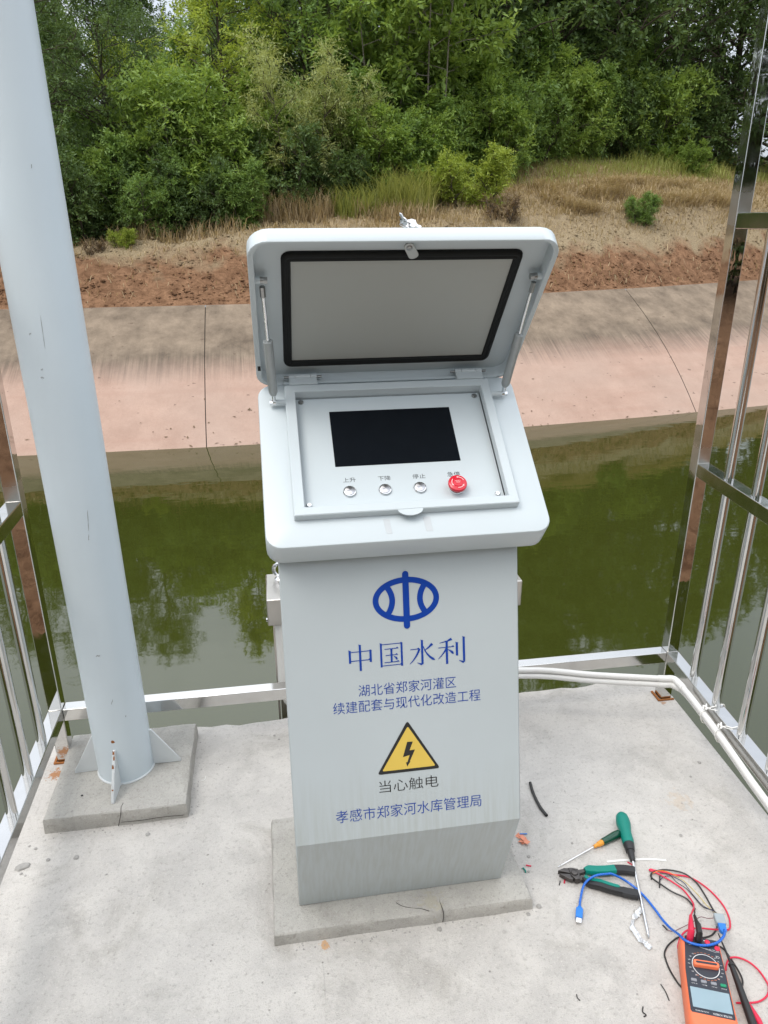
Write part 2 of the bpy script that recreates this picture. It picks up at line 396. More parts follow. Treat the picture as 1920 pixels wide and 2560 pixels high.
def lining_material():
    m, nt, p = mat_base('canal lining concrete'); pos = wpos(nt)
    sep = nt.nodes.new('ShaderNodeSeparateXYZ'); nt.links.new(pos, sep.inputs[0])
    n1 = noise(nt, pos, .55, 4, .5); n2 = noise(nt, mapping(nt, pos, (1.0, .6, 1.6)), 2.2, 8, .72); n3 = noise(nt, pos, 30, 5, .7)
    silt = mixc(nt, ramp(nt, n2, [(.3, 0), (.7, 1)]), (.33, .222, .172), (.43, .30, .238))
    band = noise(nt, mapping(nt, pos, (.25, .25, 11)), 1.0, 3)
    silt = mixc(nt, mth(nt, 'MULTIPLY', ramp(nt, band, [(.5, 0), (.72, 1)]), .45), silt, (.34, .215, .165))
    silt = mixc(nt, mth(nt, 'MULTIPLY', ramp(nt, n3, [(.5, 0), (.75, 1)]), .3), silt, (.26, .17, .13))
    silt = mixc(nt, mth(nt, 'MULTIPLY', ramp(nt, n1, [(.35, 1), (.6, 0)]), .4), silt, (.37, .285, .235))
    grey = mixc(nt, ramp(nt, n2, [(.3, 0), (.72, 1)]), (.115, .088, .064), (.30, .235, .172))
    streak = ramp(nt, noise(nt, mapping(nt, pos, (20, .45, .45)), 1.0, 6, .75), [(.34, 0), (.66, 1)])
    zz = mth(nt, 'ADD', sep.outputs['Z'], mth(nt, 'MULTIPLY', n2, .10))
    mid = ramp(nt, mth(nt, 'ADD', zz, 2.0), [(.30, 0), (1.0, 0)])
    lowdark = mth(nt, 'MULTIPLY', mth(nt, 'SUBTRACT', 1.0, ramp(nt, mth(nt, 'MULTIPLY', mth(nt, 'ADD', zz, 1.1), 1.0), [(.32, 0), (.70, 1)])), streak)
    grey = mixc(nt, mth(nt, 'MULTIPLY', lowdark, .95), grey, (.085, .068, .055))
    f = ramp(nt, mth(nt, 'ADD', zz, mth(nt, 'MULTIPLY_ADD', streak, .09, .955)), [(.08, 0), (.40, 1)])
    c = mixc(nt, f, silt, grey)
    fl = mth(nt, 'MULTIPLY', ramp(nt, noise(nt, mapping(nt, pos, (7, 7, 12)), 1.0, 2), [(.70, 0), (.73, 1)]), .55)
    c = mixc(nt, fl, c, (.10, .065, .05))
    wet = ramp(nt, mth(nt, 'ADD', zz, 2.0), [(.37, 1), (.41, 0)])
    nt.links.new(c, p.inputs['Base Color']); p.inputs['Roughness'].default_value = .85; p.inputs['Specular IOR Level'].default_value = .25
    bump(nt, p, mth(nt, 'ADD', mth(nt, 'MULTIPLY', n2, .4), mth(nt, 'MULTIPLY', n3, .8)), .4, .025)
    return m
M_lin = lining_material()
def lin_pt(u0, u1, t, k):
    """panel point; the joints fan slightly with the bend"""
    pass
joints = [-60, -45, -32, -22, -14, -9.7, -5.35, -1.02, 3.35, 7.85, 12.2, 17, 24, 34, 50, 80]
def jshift(u): return .085*u                 # joints lean with the bend: top lies further along than the water's edge
LM = MB()
for a, b in zip(joints, joints[1:]):
    n = max(4, int((b-a)/.35)) if abs(a) < 20 else 8
    g = .007
    uu = [a + g + (b-a-2*g)*i/n for i in range(n+1)]; tt = [i/10 for i in range(11)]
    def fn(u, t):
        ub = u - jshift(u)*(1-t); yb = y_water(ub); yt = y_top(u)
        x = ub*(1-t) + u*t; s_ = -.12 + 1.12*t
        wob = .03*nz(u, t*2, 1.3, 5)*(1 if t > .9 else .3)
        return (ub + (u-ub)*s_, yb + (yt-yb)*s_ + wob, ZW + (.03-ZW)*s_)
    LM = grid(uu, tt, fn) if not LM.v else LM.add(*(lambda q: (q.v, q.f))(grid(uu, tt, fn)))
mk('canal_lining', LM, M_lin, kind='structure', sharp=0).data.shade_smooth()
# dark earth below the open joints
mk('earth_below_lining', grid(axis(-60, 80, -10, 16, .5, 3), [-.12, .5, 1.0], lambda u, s: (u - jshift(u)*(1-max(s,0)), y_water(u-jshift(u))+(y_top(u)-y_water(u-jshift(u)))*s, ZW+(.03-ZW)*s-.035)), M_crack, kind='structure', sharp=0)

# near bank, behind the photographer
def near_pt(u, s):
    k = [(0, -2.3), (1.2, -1.7), (4.3, -.10), (6, .0), (30, .6), (60, 4)]
    for (a, za), (b, zb) in zip(k, k[1:]):
        if s <= b:
            z = za + (zb-za)*(s-a)/(b-a); break
    return (u, -.6 - s, z + (.05*nz(u, s, .8, 4) if s > 4.5 else 0))
mk('near_bank', grid(axis(-60, 80, -8, 8, .8, 4), axis(0, 60, -1, 8, .5, 3), near_pt), M_soil, kind='structure', sharp=0).data.shade_smooth()

# water
def water_material():
    m, nt, p = mat_base('green canal water'); pos = wpos(nt)
    n = noise(nt, pos, .35, 3)
    c = mixc(nt, n, (.029, .035, .0056), (.037, .043, .0076))
    # pollen and scum specks
    sp = mth(nt, 'MULTIPLY', ramp(nt, noise(nt, pos, 60, 3), [(.71, 0), (.76, 1)]), ramp(nt, noise(nt, pos, 2.1, 3), [(.55, 0), (.66, 1)]))
    c = mixc(nt, mth(nt, 'MULTIPLY', sp, .22), c, (.25, .25, .17))
    nt.links.new(c, p.inputs['Base Color']); p.inputs['Roughness'].default_value = .03; p.inputs['IOR'].default_value = 1.78
    p.inputs['Specular IOR Level'].default_value = .5
    h = mth(nt, 'ADD', noise(nt, mapping(nt, pos, (1.2, 2.0, 1)), 2.0, 2, .5), mth(nt, 'MULTIPLY', noise(nt, pos, 7, 2), .12))
    bump(nt, p, h, .012, .12)
    return m
mk('water', MB().add([(-60,-4,ZW),(80,-4,ZW),(80,60,ZW),(-60,60,ZW)], [(0,1,2,3)]), water_material(), kind='structure', sharp=0)

# ---------------------------------------------------------------- platform
def slab():
    mb = MB(); pts = []
    # outline anticlockwise; the rear edge is broken and uneven
    r2 = random.Random(3)
    pts.append((-.70, -3.6)); pts.append((1.02, -3.6))
    right = [(1.02 + (1.246-1.02)*(y+3.6)/5.55, y) for y in (-1, .5, 1.2, 1.6, 1.95)]
    pts += right
    n = 46
    for i in range(1, n):
        t = i/n; x = 1.246 + (-.70-1.246)*t
        yb = 1.955 - .025*max(0, (.2-x)) + (.012 if x > .8 else 0)
        pts.append((x, yb + r2.uniform(-.006, .006) + .014*nz(x, 0, 5) + .006*nz(x, 0, 19)))
    pts.append((-.70, 1.93))
    top = [(x, y, 0) for x, y in pts]; ch = [(x, y - (.006 if y > 1.8 else 0), .0) for x, y in pts]
    ed = [(x, y + (.006 if y > 1.8 else 0), -.008) for x, y in pts]; bt = [(x, y, -.22) for x, y in pts]
    mb.loft([bt, ed, ch], True, True)
    return mb
mk('platform_slab', slab(), M_slab, kind='structure', sharp=25)
mk('pier', MB().box(-.55, -.30, 1.25, 1.5, -2.4, -.222).box(.85, 1.10, 1.25, 1.5, -2.4, -.222).box(-.6,1.05,-1.6,-1.3,-2.4,-.222), M_slab, kind='structure', bevel=.01)

# ================================================================= CONTROL PEDESTAL
ped = thing('control_pedestal', (.231, 1.34, .0325), 'light grey steel control pedestal with its lid propped open over a black screen', 'control box')
X0, X1 = -.0012, .4631; XC = .231
prof = [(1.2264, .0325), (1.1379, .2947), (1.2658, .8525), (1.2768, .9005), (1.47, 1.045), (1.462, .0325)]
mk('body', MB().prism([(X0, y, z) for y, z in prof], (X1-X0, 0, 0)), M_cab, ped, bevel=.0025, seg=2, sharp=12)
# head: sloping desk top
hf0 = Vector((0, 1.2092, .9103)); hf1 = Vector((0, 1.5119, 1.1398)); he = (hf1-hf0).normalized(); HL = (hf1-hf0).length
HX = .2449
HF = Frame((HX, 1.2092, .9103), (1,0,0), he)        # a across, b up the slope, h off the plate
HFH, FLH = .0185, -.0060
G = (-.1922, .1902, .0715, .3423)                   # recess opening
F4 = (-.2123, .2086, .0543, .3606)                  # rim outside
W2 = .2657
hd = MB()
hole = rrect(G[0], G[1], G[2], G[3], .0015)
hd.loft([HF.loop(rrect(-W2+.001, W2-.001, .001, HL-.001, .029), -.058), HF.loop(rrect(-W2, W2, 0, HL, .03), -.056), HF.loop(rrect(-W2, W2, 0, HL, .03), -.004),
         HF.loop(rrect(-W2+.0012, W2-.0012, .0012, HL-.0012, .029), -.0012), HF.loop(rrect(-W2+.004, W2-.004, .004, HL-.004, .027), 0),
         HF.loop(hole, 0), HF.loop(hole, -.03)], True, True)
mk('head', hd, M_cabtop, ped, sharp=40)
rim = MB(); oo = rrect(*F4, .002); o2 = rrect(F4[0]+.0015, F4[1]-.0015, F4[2]+.0015, F4[3]-.0015, .002); ii = rrect(*G, .0015); i2 = rrect(G[0]-.001, G[1]+.001, G[2]-.001, G[3]+.001, .0015)
rim.loft([HF.loop(oo, .0004), HF.loop(oo, HFH-.0015), HF.loop(o2, HFH), HF.loop(i2, HFH), HF.loop(ii, HFH-.001), HF.loop(ii, FLH-.004)], False, False)
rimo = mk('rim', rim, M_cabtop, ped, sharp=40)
tongue = [( .0235*math.cos(a), .0550 + .0135*math.sin(a)) for a in [math.pi + math.pi*i/14 for i in range(15)]]
mk('latch_tongue', MB().loft([HF.loop(tongue, HFH-.0035), HF.loop(tongue, HFH-.0008)]), M_cabtop, rimo)
# two thin, slightly greyer strips on the plate below the tongue
stripm = painted('slightly greyer paint', (.50,.53,.545), .5)
for a0, a1 in ((-.0478, -.0375), (.0262, .0385)):
    mk('grey_strip', MB().loft([HF.loop([(a0,.0155),(a1,.0150),(a1-.0012,.046),(a0-.0028,.047)], h) for h in (.0001, .0005)]), stripm, ped)
# panel in the recess
pan = mk('panel', MB().loft([HF.loop(rrect(G[0]-.001, G[1]+.001, G[2]-.001, G[3]+.001, .001), h) for h in (FLH-.002, FLH)]), M_cabtop, ped)
mk('screen', MB().loft([HF.loop(rrect(-.1265, .1204, .1726, .3075, .0006), FLH+.0002), HF.loop(rrect(-.1262, .1201, .1729, .3072, .0006), FLH+.0009)]), M_screen, pan)
for (a, b, d) in ((-.181, .3343, 1), (.1787, .3336, 1), (.1774, .090, 0), (-.1825, .0888, 0)):
    mk('screw', MB().lathe(HF(a, b, FLH), HF.n, [(0, .0052), (.003, .0052), (.0042, .004), (.0042, .0022), (.0028, .002)], 16), M_bolt if d else M_chrome, pan)
def brushed():
    m, nt, p = mat_base('brushed button metal'); p.inputs['Metallic'].default_value = 1; p.inputs['Base Color'].default_value = (.50,.50,.52,1)
    p.inputs['Roughness'].default_value = .36; p.inputs['Anisotropic'].default_value = .8
    tg = nt.nodes.new('ShaderNodeTangent'); tg.direction_type = 'RADIAL'; tg.axis = 'Z'; nt.links.new(tg.outputs[0], p.inputs['Tangent'])
    return m
M_brush = brushed()
for a in (-.1048, -.0373, .0299):
    c = HF(a, .1141, FLH)
    pb = mk('push_button', MB().lathe(c, HF.n, [(0, .0128), (.0022, .0128), (.0042, .0112), (.0044, .0100), (.0034, .0098)], 28, True, True), M_chrome, pan)
    mk('button_cap', MB().lathe(c + HF.n*.0034, HF.n, [(0, .0093), (.0014, .0093), (.0018, .0086)], 28), M_brush, pb)
es = HF(.0995, .1085, FLH)
eb = mk('emergency_stop_button', MB().lathe(es, HF.n, [(0, .0150), (.004, .0150), (.0055, .0140), (.0055, .0115), (.012, .0115)], 32), M_chrome, pan, label='red mushroom emergency stop button')
mush = mk('red_cap', MB().lathe(es + HF.n*.010, HF.n, [(0, .0118), (.0015, .0165), (.004, .0182), (.0078, .0182), (.0098, .0172), (.0108, .0150), (.0112, .0100), (.0122, .0088), (.0124, .0060)], 36), M_red, eb)

# ---- lettering helpers
def text2d(body, offset=0.0):
    c = bpy.data.curves.new('lettering', 'FONT'); c.body = body; c.size = 1; c.offset = offset; c.resolution_u = 3
    o = bpy.data.objects.new('lettering', c); COL.objects.link(o); bpy.context.view_layer.update()
    ev = o.evaluated_get(bpy.context.evaluated_depsgraph_get()); me = ev.to_mesh()
    v = [(p.co.x, p.co.y) for p in me.vertices]; f = [tuple(q.vertices) for q in me.polygons]
    ev.to_mesh_clear(); bpy.data.objects.remove(o); bpy.data.curves.remove(c)
    xs = [p[0] for p in v]; ys = [p[1] for p in v]
    x0, x1, y0, y1 = min(xs), max(xs), min(ys), max(ys)
    return [((x-x0)/(x1-x0), (y-y0)/(y1-y0)) for x, y in v], f
def put_text(mb, fr, body, a0, a1, b0, b1, h, offset=0.0, flip=False):
    v, f = text2d(body, offset)
    if flip: v = [(1-x, 1-y) for x, y in v]
    mb.add([fr(a0 + (a1-a0)*x, b0 + (b1-b0)*y, h) for x, y in v], f); return mb

for body, a0, a1, b0, b1 in (('上升', -.1150, -.0905, .1360, .1463), ('下降', -.0478, -.0235, .1355, .1460), ('停止', .0192, .0443, .1357, .1462), ('急停', .0876, .1130, .1360, .1470)):
    mk('button_lettering', put_text(MB(), HF, body, a0, a1, b0, b1, FLH+.0003, -.004), M_black, pan, sharp=0)
ESF = Frame(es + HF.n*.0234, HF.a, HF.b, HF.n)
put = MB(); put_text(put, ESF, 'EMERGENCY', -.0060, .0060, .0012, .0033, 0); put_text(put, ESF, 'STOP', -.0040, .0040, -.0026, .0005, 0)
ESG = Frame(es + HF.n*.0216, HF.a, HF.b, HF.n)
for a0 in (20, 140, 260):
    arc = [math.radians(a0 + 4*i) for i in range(16)]
    inn = [(.0112*math.cos(t), .0112*math.sin(t)) for t in arc]; out = [(.0126*math.cos(t), .0126*math.sin(t)) for t in arc]
    put.add([ESG(*p, 0) for p in inn + out], [(i, i+1, 16+i+1, 16+i) for i in range(15)])
    t = arc[-1]; t2 = t + .32
    put.add([ESG(.0098*math.cos(t), .0098*math.sin(t)), ESG(.0140*math.cos(t), .0140*math.sin(t)), ESG(.0119*math.cos(t2), .0119*math.sin(t2))], [(0,1,2)])
mk('button_mark', put, M_ltpr, eb, sharp=0)

# front face decals
fk = Vector((0, 1.1379, .2947)); ft = Vector((0, 1.2658, .8525))
FF = Frame((XC, 1.1379, .2947), (1,0,0), ft-fk)
DEC = .0006
def spoly(mb, fr, pts, h=DEC): mb.add([fr(x, y, h) for x, y in pts], [tuple(range(len(pts)))])
def strip(mb, fr, pts, ws, h=DEC):
    """ribbon of varying width along 2-D points"""
    n = len(pts); L = []; Rr = []
    for i, (x, y) in enumerate(pts):
        x2, y2 = pts[min(i+1, n-1)]; x1, y1 = pts[max(i-1, 0)]; l = math.hypot(x2-x1, y2-y1) or 1
        nx, ny = -(y2-y1)/l, (x2-x1)/l; w_ = ws[i] if hasattr(ws, '__len__') else ws
        L.append((x+nx*w_/2, y+ny*w_/2)); Rr.append((x-nx*w_/2, y-ny*w_/2))
    mb.add([fr(*p, h) for p in L + Rr], [(i, i+1, n+i+1, n+i) for i in range(n-1)])
def bez(p0, p1, p2, n=9): return [((1-t)**2*p0[0]+2*t*(1-t)*p1[0]+t*t*p2[0], (1-t)**2*p0[1]+2*t*(1-t)*p1[1]+t*t*p2[1]) for t in [i/n for i in range(n+1)]]
em = MB()
ecx, ecy = .0074, .4864
oval = [(ecx + .0598*math.cos(t), ecy + .0388*math.sin(t)) for t in [2*math.pi*i/56 for i in range(57)]]
# ring as two loops so that the band keeps its width
n_ = 56
ov_o = [(ecx + .0652*math.cos(t), ecy + .0446*math.sin(t)) for t in [2*math.pi*i/n_ for i in range(n_)]]
ov_i = [(ecx + .0540*math.cos(t), ecy + .0332*math.sin(t)) for t in [2*math.pi*i/n_ for i in range(n_)]]
em.add([FF(*p, DEC) for p in ov_o + ov_i], [(i, (i+1) % n_, n_+(i+1) % n_, n_+i) for i in range(n_)])
bar = [(ecx+.0062*math.cos(t), .5366+.0062*math.sin(t)) for t in [math.pi*i/8 for i in range(9)]] + [(ecx+.0062*math.cos(t), .4340+.0062*math.sin(t)) for t in [math.pi+math.pi*i/8 for i in range(9)]]
spoly(em, FF, bar, DEC+.0004)
for s_ in (-1, 1):
    strip(em, FF, bez((ecx + s_*.0392, ecy+.0305), (ecx + s_*.0150, ecy), (ecx + s_*.0392, ecy-.0305), 14), .0112, DEC+.0002)
mk('emblem', em, M_blue, ped, sharp=0)

def song(mb, fr, x0, x1, y0, y1, strokes, h):
    class S:                                           # unit cell
        def __call__(s, a, b, hh=0): return fr(x0 + (x1-x0)*a, y0 + (y1-y0)*b, hh)
    c = S()
    for i, st in enumerate(strokes):
        k = st[0]; hh = h + .00004*i
        if k == 'h':                                   # thin horizontal with a wedge at its right end
            _, xa, xb, y = st; strip(mb, c, [(xa, y), (xb, y+.012)], .030, hh)
            if xb - xa > .2: spoly(mb, c, [(xb-.10, y+.015), (xb-.04, y+.065), (xb+.02, y+.008)], hh+.00002)
        elif k == 'v':
            _, x, ya, yb = st; strip(mb, c, [(x, ya), (x, yb)], .078, hh)
            spoly(mb, c, [(x-.04, ya-.01), (x-.055, ya+.03), (x+.07, ya-.015)], hh+.00002)
        elif k == 's': strip(mb, c, st[1], st[2], hh)
ch = MB()
zhong = [('v', .12, .80, .30), ('h', .10, .92, .735), ('v', .885, .74, .30), ('h', .12, .88, .385), ('v', .50, 1.0, -.02)]
guo = [('v', .08, .98, 0), ('h', .08, .95, .93), ('v', .92, .94, 0), ('h', .08, .92, .055), ('h', .22, .78, .735), ('v', .5, .735, .19), ('h', .26, .75, .475), ('h', .20, .80, .185), ('s', bez((.59, .42), (.70, .38), (.72, .27), 5), [.02, .04, .06, .08, .07, .03])]
shui = [('v', .50, 1.02, .06), ('s', [(.52, .07), (.46, .03), (.30, .11)], [.07, .08, .01]), ('h', .06, .40, .665), ('s', bez((.40, .68), (.30, .34), (.03, .08)), [.08, .075, .07, .065, .06, .055, .05, .04, .03, .015]), ('s', [(.88, .84), (.74, .70), (.58, .58)], [.10, .06, .02]), ('s', bez((.54, .78), (.66, .34), (.97, .17)), [.02, .03, .04, .05, .06, .065, .075, .085, .09, .02])]
li = [('s', [(.50, .96), (.34, .885), (.06, .83)], [.10, .05, .015]), ('h', .02, .58, .64), ('v', .32, .88, -.02), ('s', bez((.31, .62), (.20, .38), (.01, .20)), [.06, .06, .055, .05, .045, .04, .035, .03, .02, .01]), ('s', bez((.36, .55), (.50, .48), (.55, .36), 5), [.02, .04, .06, .08, .08, .03]), ('v', .68, .80, .28), ('v', .93, 1.0, .06), ('s', [(.95, .06), (.90, .0), (.74, .09)], [.07, .08, .01])]
for k, (a0, a1, b0, b1, st) in enumerate(((-.1128, -.0600, .3520, .4030, zhong), (-.0492, -.0010, .3540, .4030, guo), (.0090, .0625, .3515, .4010, shui), (.0670, .1235, .3500, .4015, li))):
    song(ch, FF, a0, a1, b0, b1, st, DEC)
mk('title_lettering', ch, M_blue, ped, sharp=0)
for body, a0, a1, b0, b1 in (('湖北省郑家河灌区', -.0927, .1020, .2985, .3222), ('续建配套与现代化改造工程', -.1437, .1512, .2665, .2905), ('孝感市郑家河水库管理局', -.1495, .1488, .0385, .0652)):
    mk('blue_lettering', put_text(MB(), FF, body, a0, a1, b0, b1, DEC, -.006), M_blue, ped, sharp=0)
t3 = MB(); put_text(t3, FF, '当心触电', -.0602, .0604, .0925, .1182, DEC, -.008)
mk('warning_lettering', t3, M_black, ped, sharp=0)
def rtri(c, r, n=5):
    out = []
    (A, B, C) = c
    for p, q, s_ in ((A, C, B), (B, A, C), (C, B, A)):
        p, q, s_ = Vector(p), Vector(q), Vector(s_)
        u = (q-p).normalized(); v = (s_-p).normalized(); d = r/math.tan(u.angle(v)/2)
        out += [(x, y) for x, y in bez(tuple(p+u*d), tuple(p), tuple(p+v*d), n)]
    return out
ws = MB(); spoly(ws, FF, rtri(((.0012, .2395), (-.0628, .1318), (.0648, .1318)), .004))
sign = mk('warning_sign', ws, M_black, ped, sharp=0, label='yellow warning triangle with black border and lightning arrow')
ws = MB(); spoly(ws, FF, rtri(((.0016, .2278), (-.0530, .1382), (.0556, .1382)), .0025), DEC+.0003); mk('yellow_field', ws, M_yel, sign, sharp=0)
ws = MB(); spoly(ws, FF, [(-.0006, .1952), (.0108, .1948), (.0036, .1768), (.0146, .1776), (.0030, .1530), (.0048, .1540), (-.0022, .1430), (-.0046, .1522), (-.0016, .1524), (.0036, .1672), (-.0102, .1640)], DEC+.0006)
mk('lightning_arrow', ws, M_black, sign, sharp=0)

# hinges on the rear edge of the rim
for a0, a1 in ((-.2018, -.1456), (.1430, .1992)):
    hg = mk('hinge', MB().loft([HF.loop([(a0,.3612),(a1,.3612),(a1,.3790),(a0,.3790)], h) for h in (.002, HFH+.001)]), M_cabtop, ped, bevel=.001)
    c0 = HF(a0-.010, .3835, HFH-.003)
    mk('hinge_pin', MB().tube([c0, HF(a1+.010, .3835, HFH-.003)], .0026, 10), M_bolt, hg)
    mk('hinge_barrel', MB().tube([HF(a0+.013, .3835, HFH-.003), HF(a1-.013, .3835, HFH-.003)], .0062, 16), M_cabtop, hg)
    for b0, b1 in ((a0, a0+.012), (a1-.012, a1)): mk('hinge_barrel', MB().tube([HF(b0, .3835, HFH-.003), HF(b1, .3835, HFH-.003)], .0062, 16), M_cabtop, hg)
mk('rear_ledge', MB().loft([HF.loop([(-.2120,.3700),(.2085,.3700),(.2085,.3760),(-.2120,.3760)], h) for h in (.001, .011)]), M_cabtop, ped, bevel=.0008)

# ---- lid
l0 = Vector((0, 1.5158, 1.1347)); l1 = Vector((0, 1.2698, 1.4186)); LLn = (l1-l0).length; le = (l1-l0).normalized()
LF = Frame((HX, 1.5158, 1.1347), (1,0,0), le, (0, le.z, -le.y))     # h points to the outside of the lid
lid = MB(); r_ = .036
lid.loft([LF.loop(rrect(-.2553, .2553, .006, LLn-.0052, r_-.008), .026), LF.loop(rrect(-.2553, .2553, .006, LLn-.0052, r_-.008), .0012), LF.loop(rrect(-.2562, .2562, .0052, LLn-.0046, r_-.007), 0),
          LF.loop(rrect(-.2645, .2645, .001, LLn-.001, r_), 0), LF.loop(rrect(-.2657, .2657, 0, LLn, r_), .0012), LF.loop(rrect(-.2657, .2657, 0, LLn, r_), .0285),
          LF.loop(rrect(-.2645, .2645, .0012, LLn-.0012, r_), .0307), LF.loop(rrect(-.262, .262, .004, LLn-.004, r_-.002), .0315)], True, True)
lido = mk('lid', lid, M_cabtop, ped, sharp=40, label='open hinged lid with black seal, propped on two gas struts')
mk('liner', MB().loft([LF.loop(rrect(-.198, .201, .048, .317, .004), h) for h in (.0262, .0245)]), M_lidin, lido, bevel=.0005)
gk = MB(); loops = []
for (d, h) in ((0, .0262), (.001, .0225), (.004, .0195), (.0075, .0188), (.009, .0200), (.0105, .0200), (.0125, .0185), (.0155, .0195), (.0165, .0225), (.0165, .0250)):
    loops.append(LF.loop(rrect(-.2105+d, .2140-d, .0325+d*1.12, .3318-d*1.15, max(.016-d, .0015), 4), h))
gk.loft(loops, False, False); mk('seal', gk, M_rubber, lido, sharp=40)
la = math.radians(-62); lc = (.0030, .3535); ca, sa = math.cos(la), math.sin(la)
def lp(x, y): return (lc[0] + x*ca - y*sa, lc[1] + x*sa + y*ca)
plate = [lp(-.0088*math.sin(t)-.001, .0088*math.cos(t)) for t in [math.pi*i/10 for i in range(11)]] + [lp(.0195, -.0088)] + [lp(.0200+.0065*math.sin(t), -.0088*math.cos(t)) for t in [math.pi*i/8 for i in range(9)]]
lt = mk('latch', MB().loft([LF.loop(plate, h) for h in (.0070, .0095)]), M_latch, lido, bevel=.0004)
mk('latch_screw', MB().lathe(LF(lc[0], lc[1], .0072), LF.n*-1, [(0, .0062), (.0004, .0062), (.0005, .0050), (.0016, .0046), (.0026, .0030), (.0028, .0012)], 18).add([LF(lc[0]+x, lc[1]+y, .0040) for x, y in ((-.003,-.0005),(.003,-.0005),(.003,.0005),(-.003,.0005))], [(0,1,2,3)]), M_bolt, lt)
mk('lock_barrel', MB().lathe(LF(lc[0], lc[1], .0095), LF.n, [(0, .006), (.030, .006)], 16).lathe(LF(lc[0], lc[1], .0315), LF.n, [(0, .0105), (.003, .0105), (.0045, .0085), (.0045, .0055), (.0075, .005)], 20), M_chrome, lido)
mk('lid_flange', MB().loft([LF.loop([(-.2120,-.004),(.2085,-.004),(.2085,.0058),(-.2120,.0058)], h) for h in (.0005, .0035)]), M_cabtop, lido)
mk('lip_notch', MB().loft([LF.loop([(-.2620,.052),(-.2565,.052),(-.2565,.066),(-.2620,.066)], h) for h in (-.0003, .0004)]), M_rubber, lido, sharp=0)
# gas struts with their pins
for s_ in (-1, 1):
    low = HF(s_*.2340, .3222, .0125); top = LF(s_*.2445, .2810, .0115)
    gs = mk('gas_strut', MB().tube([low + (top-low)*.075, low + (top-low)*.10, low + (top-low)*.475, low + (top-low)*.485, low + (top-low)*.535, low+(top-low)*.54], [.0062, .0088, .0088, .0085, .0088, .0078], 18), M_strut, ped)
    mk('rod', MB().tube([low+(top-low)*.53, low+(top-low)*.94], .0035, 12), M_chrome, gs)
    d = (top-low).normalized(); xx = Vector((1,0,0))
    mk('end_fitting', MB().tube([low+(top-low)*.88, low+(top-low)*.955], .0050, 6).tube([top-xx*.0028, top+xx*.0028], .0062, 14), M_bolt, gs)
    mk('end_fitting', MB().tube([low+d*.004, low+(top-low)*.08], .0040, 10).tube([low-xx*.0028, low+xx*.0028], .0058, 14), M_chrome, gs)
    mk('pin', MB().tube([HF(s_*.2080, .3222, .0125), HF(s_*.2315, .3222, .0125)], .0056, 14), M_cabtop, ped)
    mk('nut', MB().tube([HF(s_*.2370, .3222, .0125), HF(s_*.2430, .3222, .0125)], .0056, 6), M_chrome, gs)
    mk('pin', MB().tube([LF(s_*.2553, .2810, .0115), LF(s_*.2470, .2810, .0115)], .0066, 14), M_cabtop, ped)
    mk('nut', MB().tube([LF(s_*.2415, .2810, .0115), LF(s_*.2345, .2810, .0115)], .0062, 6), M_bolt, gs)

# keys hanging in the lock
kz = LF(lc[0]+.006, lc[1], .041)
keys = thing('key_bunch', LF(lc[0], lc[1], .036), 'small bunch of steel keys on a ring in the lid lock', 'keys')
KY = Frame((HX, 1.308, 1.442), (1,0,0), (0,0,1))
def key_mesh(c, ang, tilt, L=.024):
    a = math.radians(ang); ex = Vector((math.cos(a), 0, math.sin(a))); ey = Vector((-math.sin(a)*math.sin(tilt), math.cos(tilt), math.cos(a)*math.sin(tilt))); n = ex.cross(ey)
    hp = [(.0075*math.cos(t), .0080*math.sin(t)) for t in [math.radians(30+300*i/14) for i in range(15)]]
    poly = hp + [(.0065, -.0035), (L, -.0035), (L+.003, 0), (L, .0025), (L-.004, .0012), (L-.007, .0030), (L-.010, .0015), (.0065, .0030)]
    fr = Frame(c, ex, ey, n); return MB().loft([fr.loop(poly, h) for h in (-.001, .001)])
mk('key', key_mesh((HX-.004, 1.306, 1.4475), 118, .5, .012), M_chrome, keys)
mk('key', key_mesh((HX+.010, 1.303, 1.4445), -22, .9, .014), M_chrome, keys)
mk('key', key_mesh((HX+.006, 1.310, 1.4430), 30, 1.1, .010), M_chrome, keys)
mk('ring', MB().torus((HX-.001, 1.306, 1.4425), (.25, .5, 1), .0095, .0009, 28, 6), M_chrome, keys)

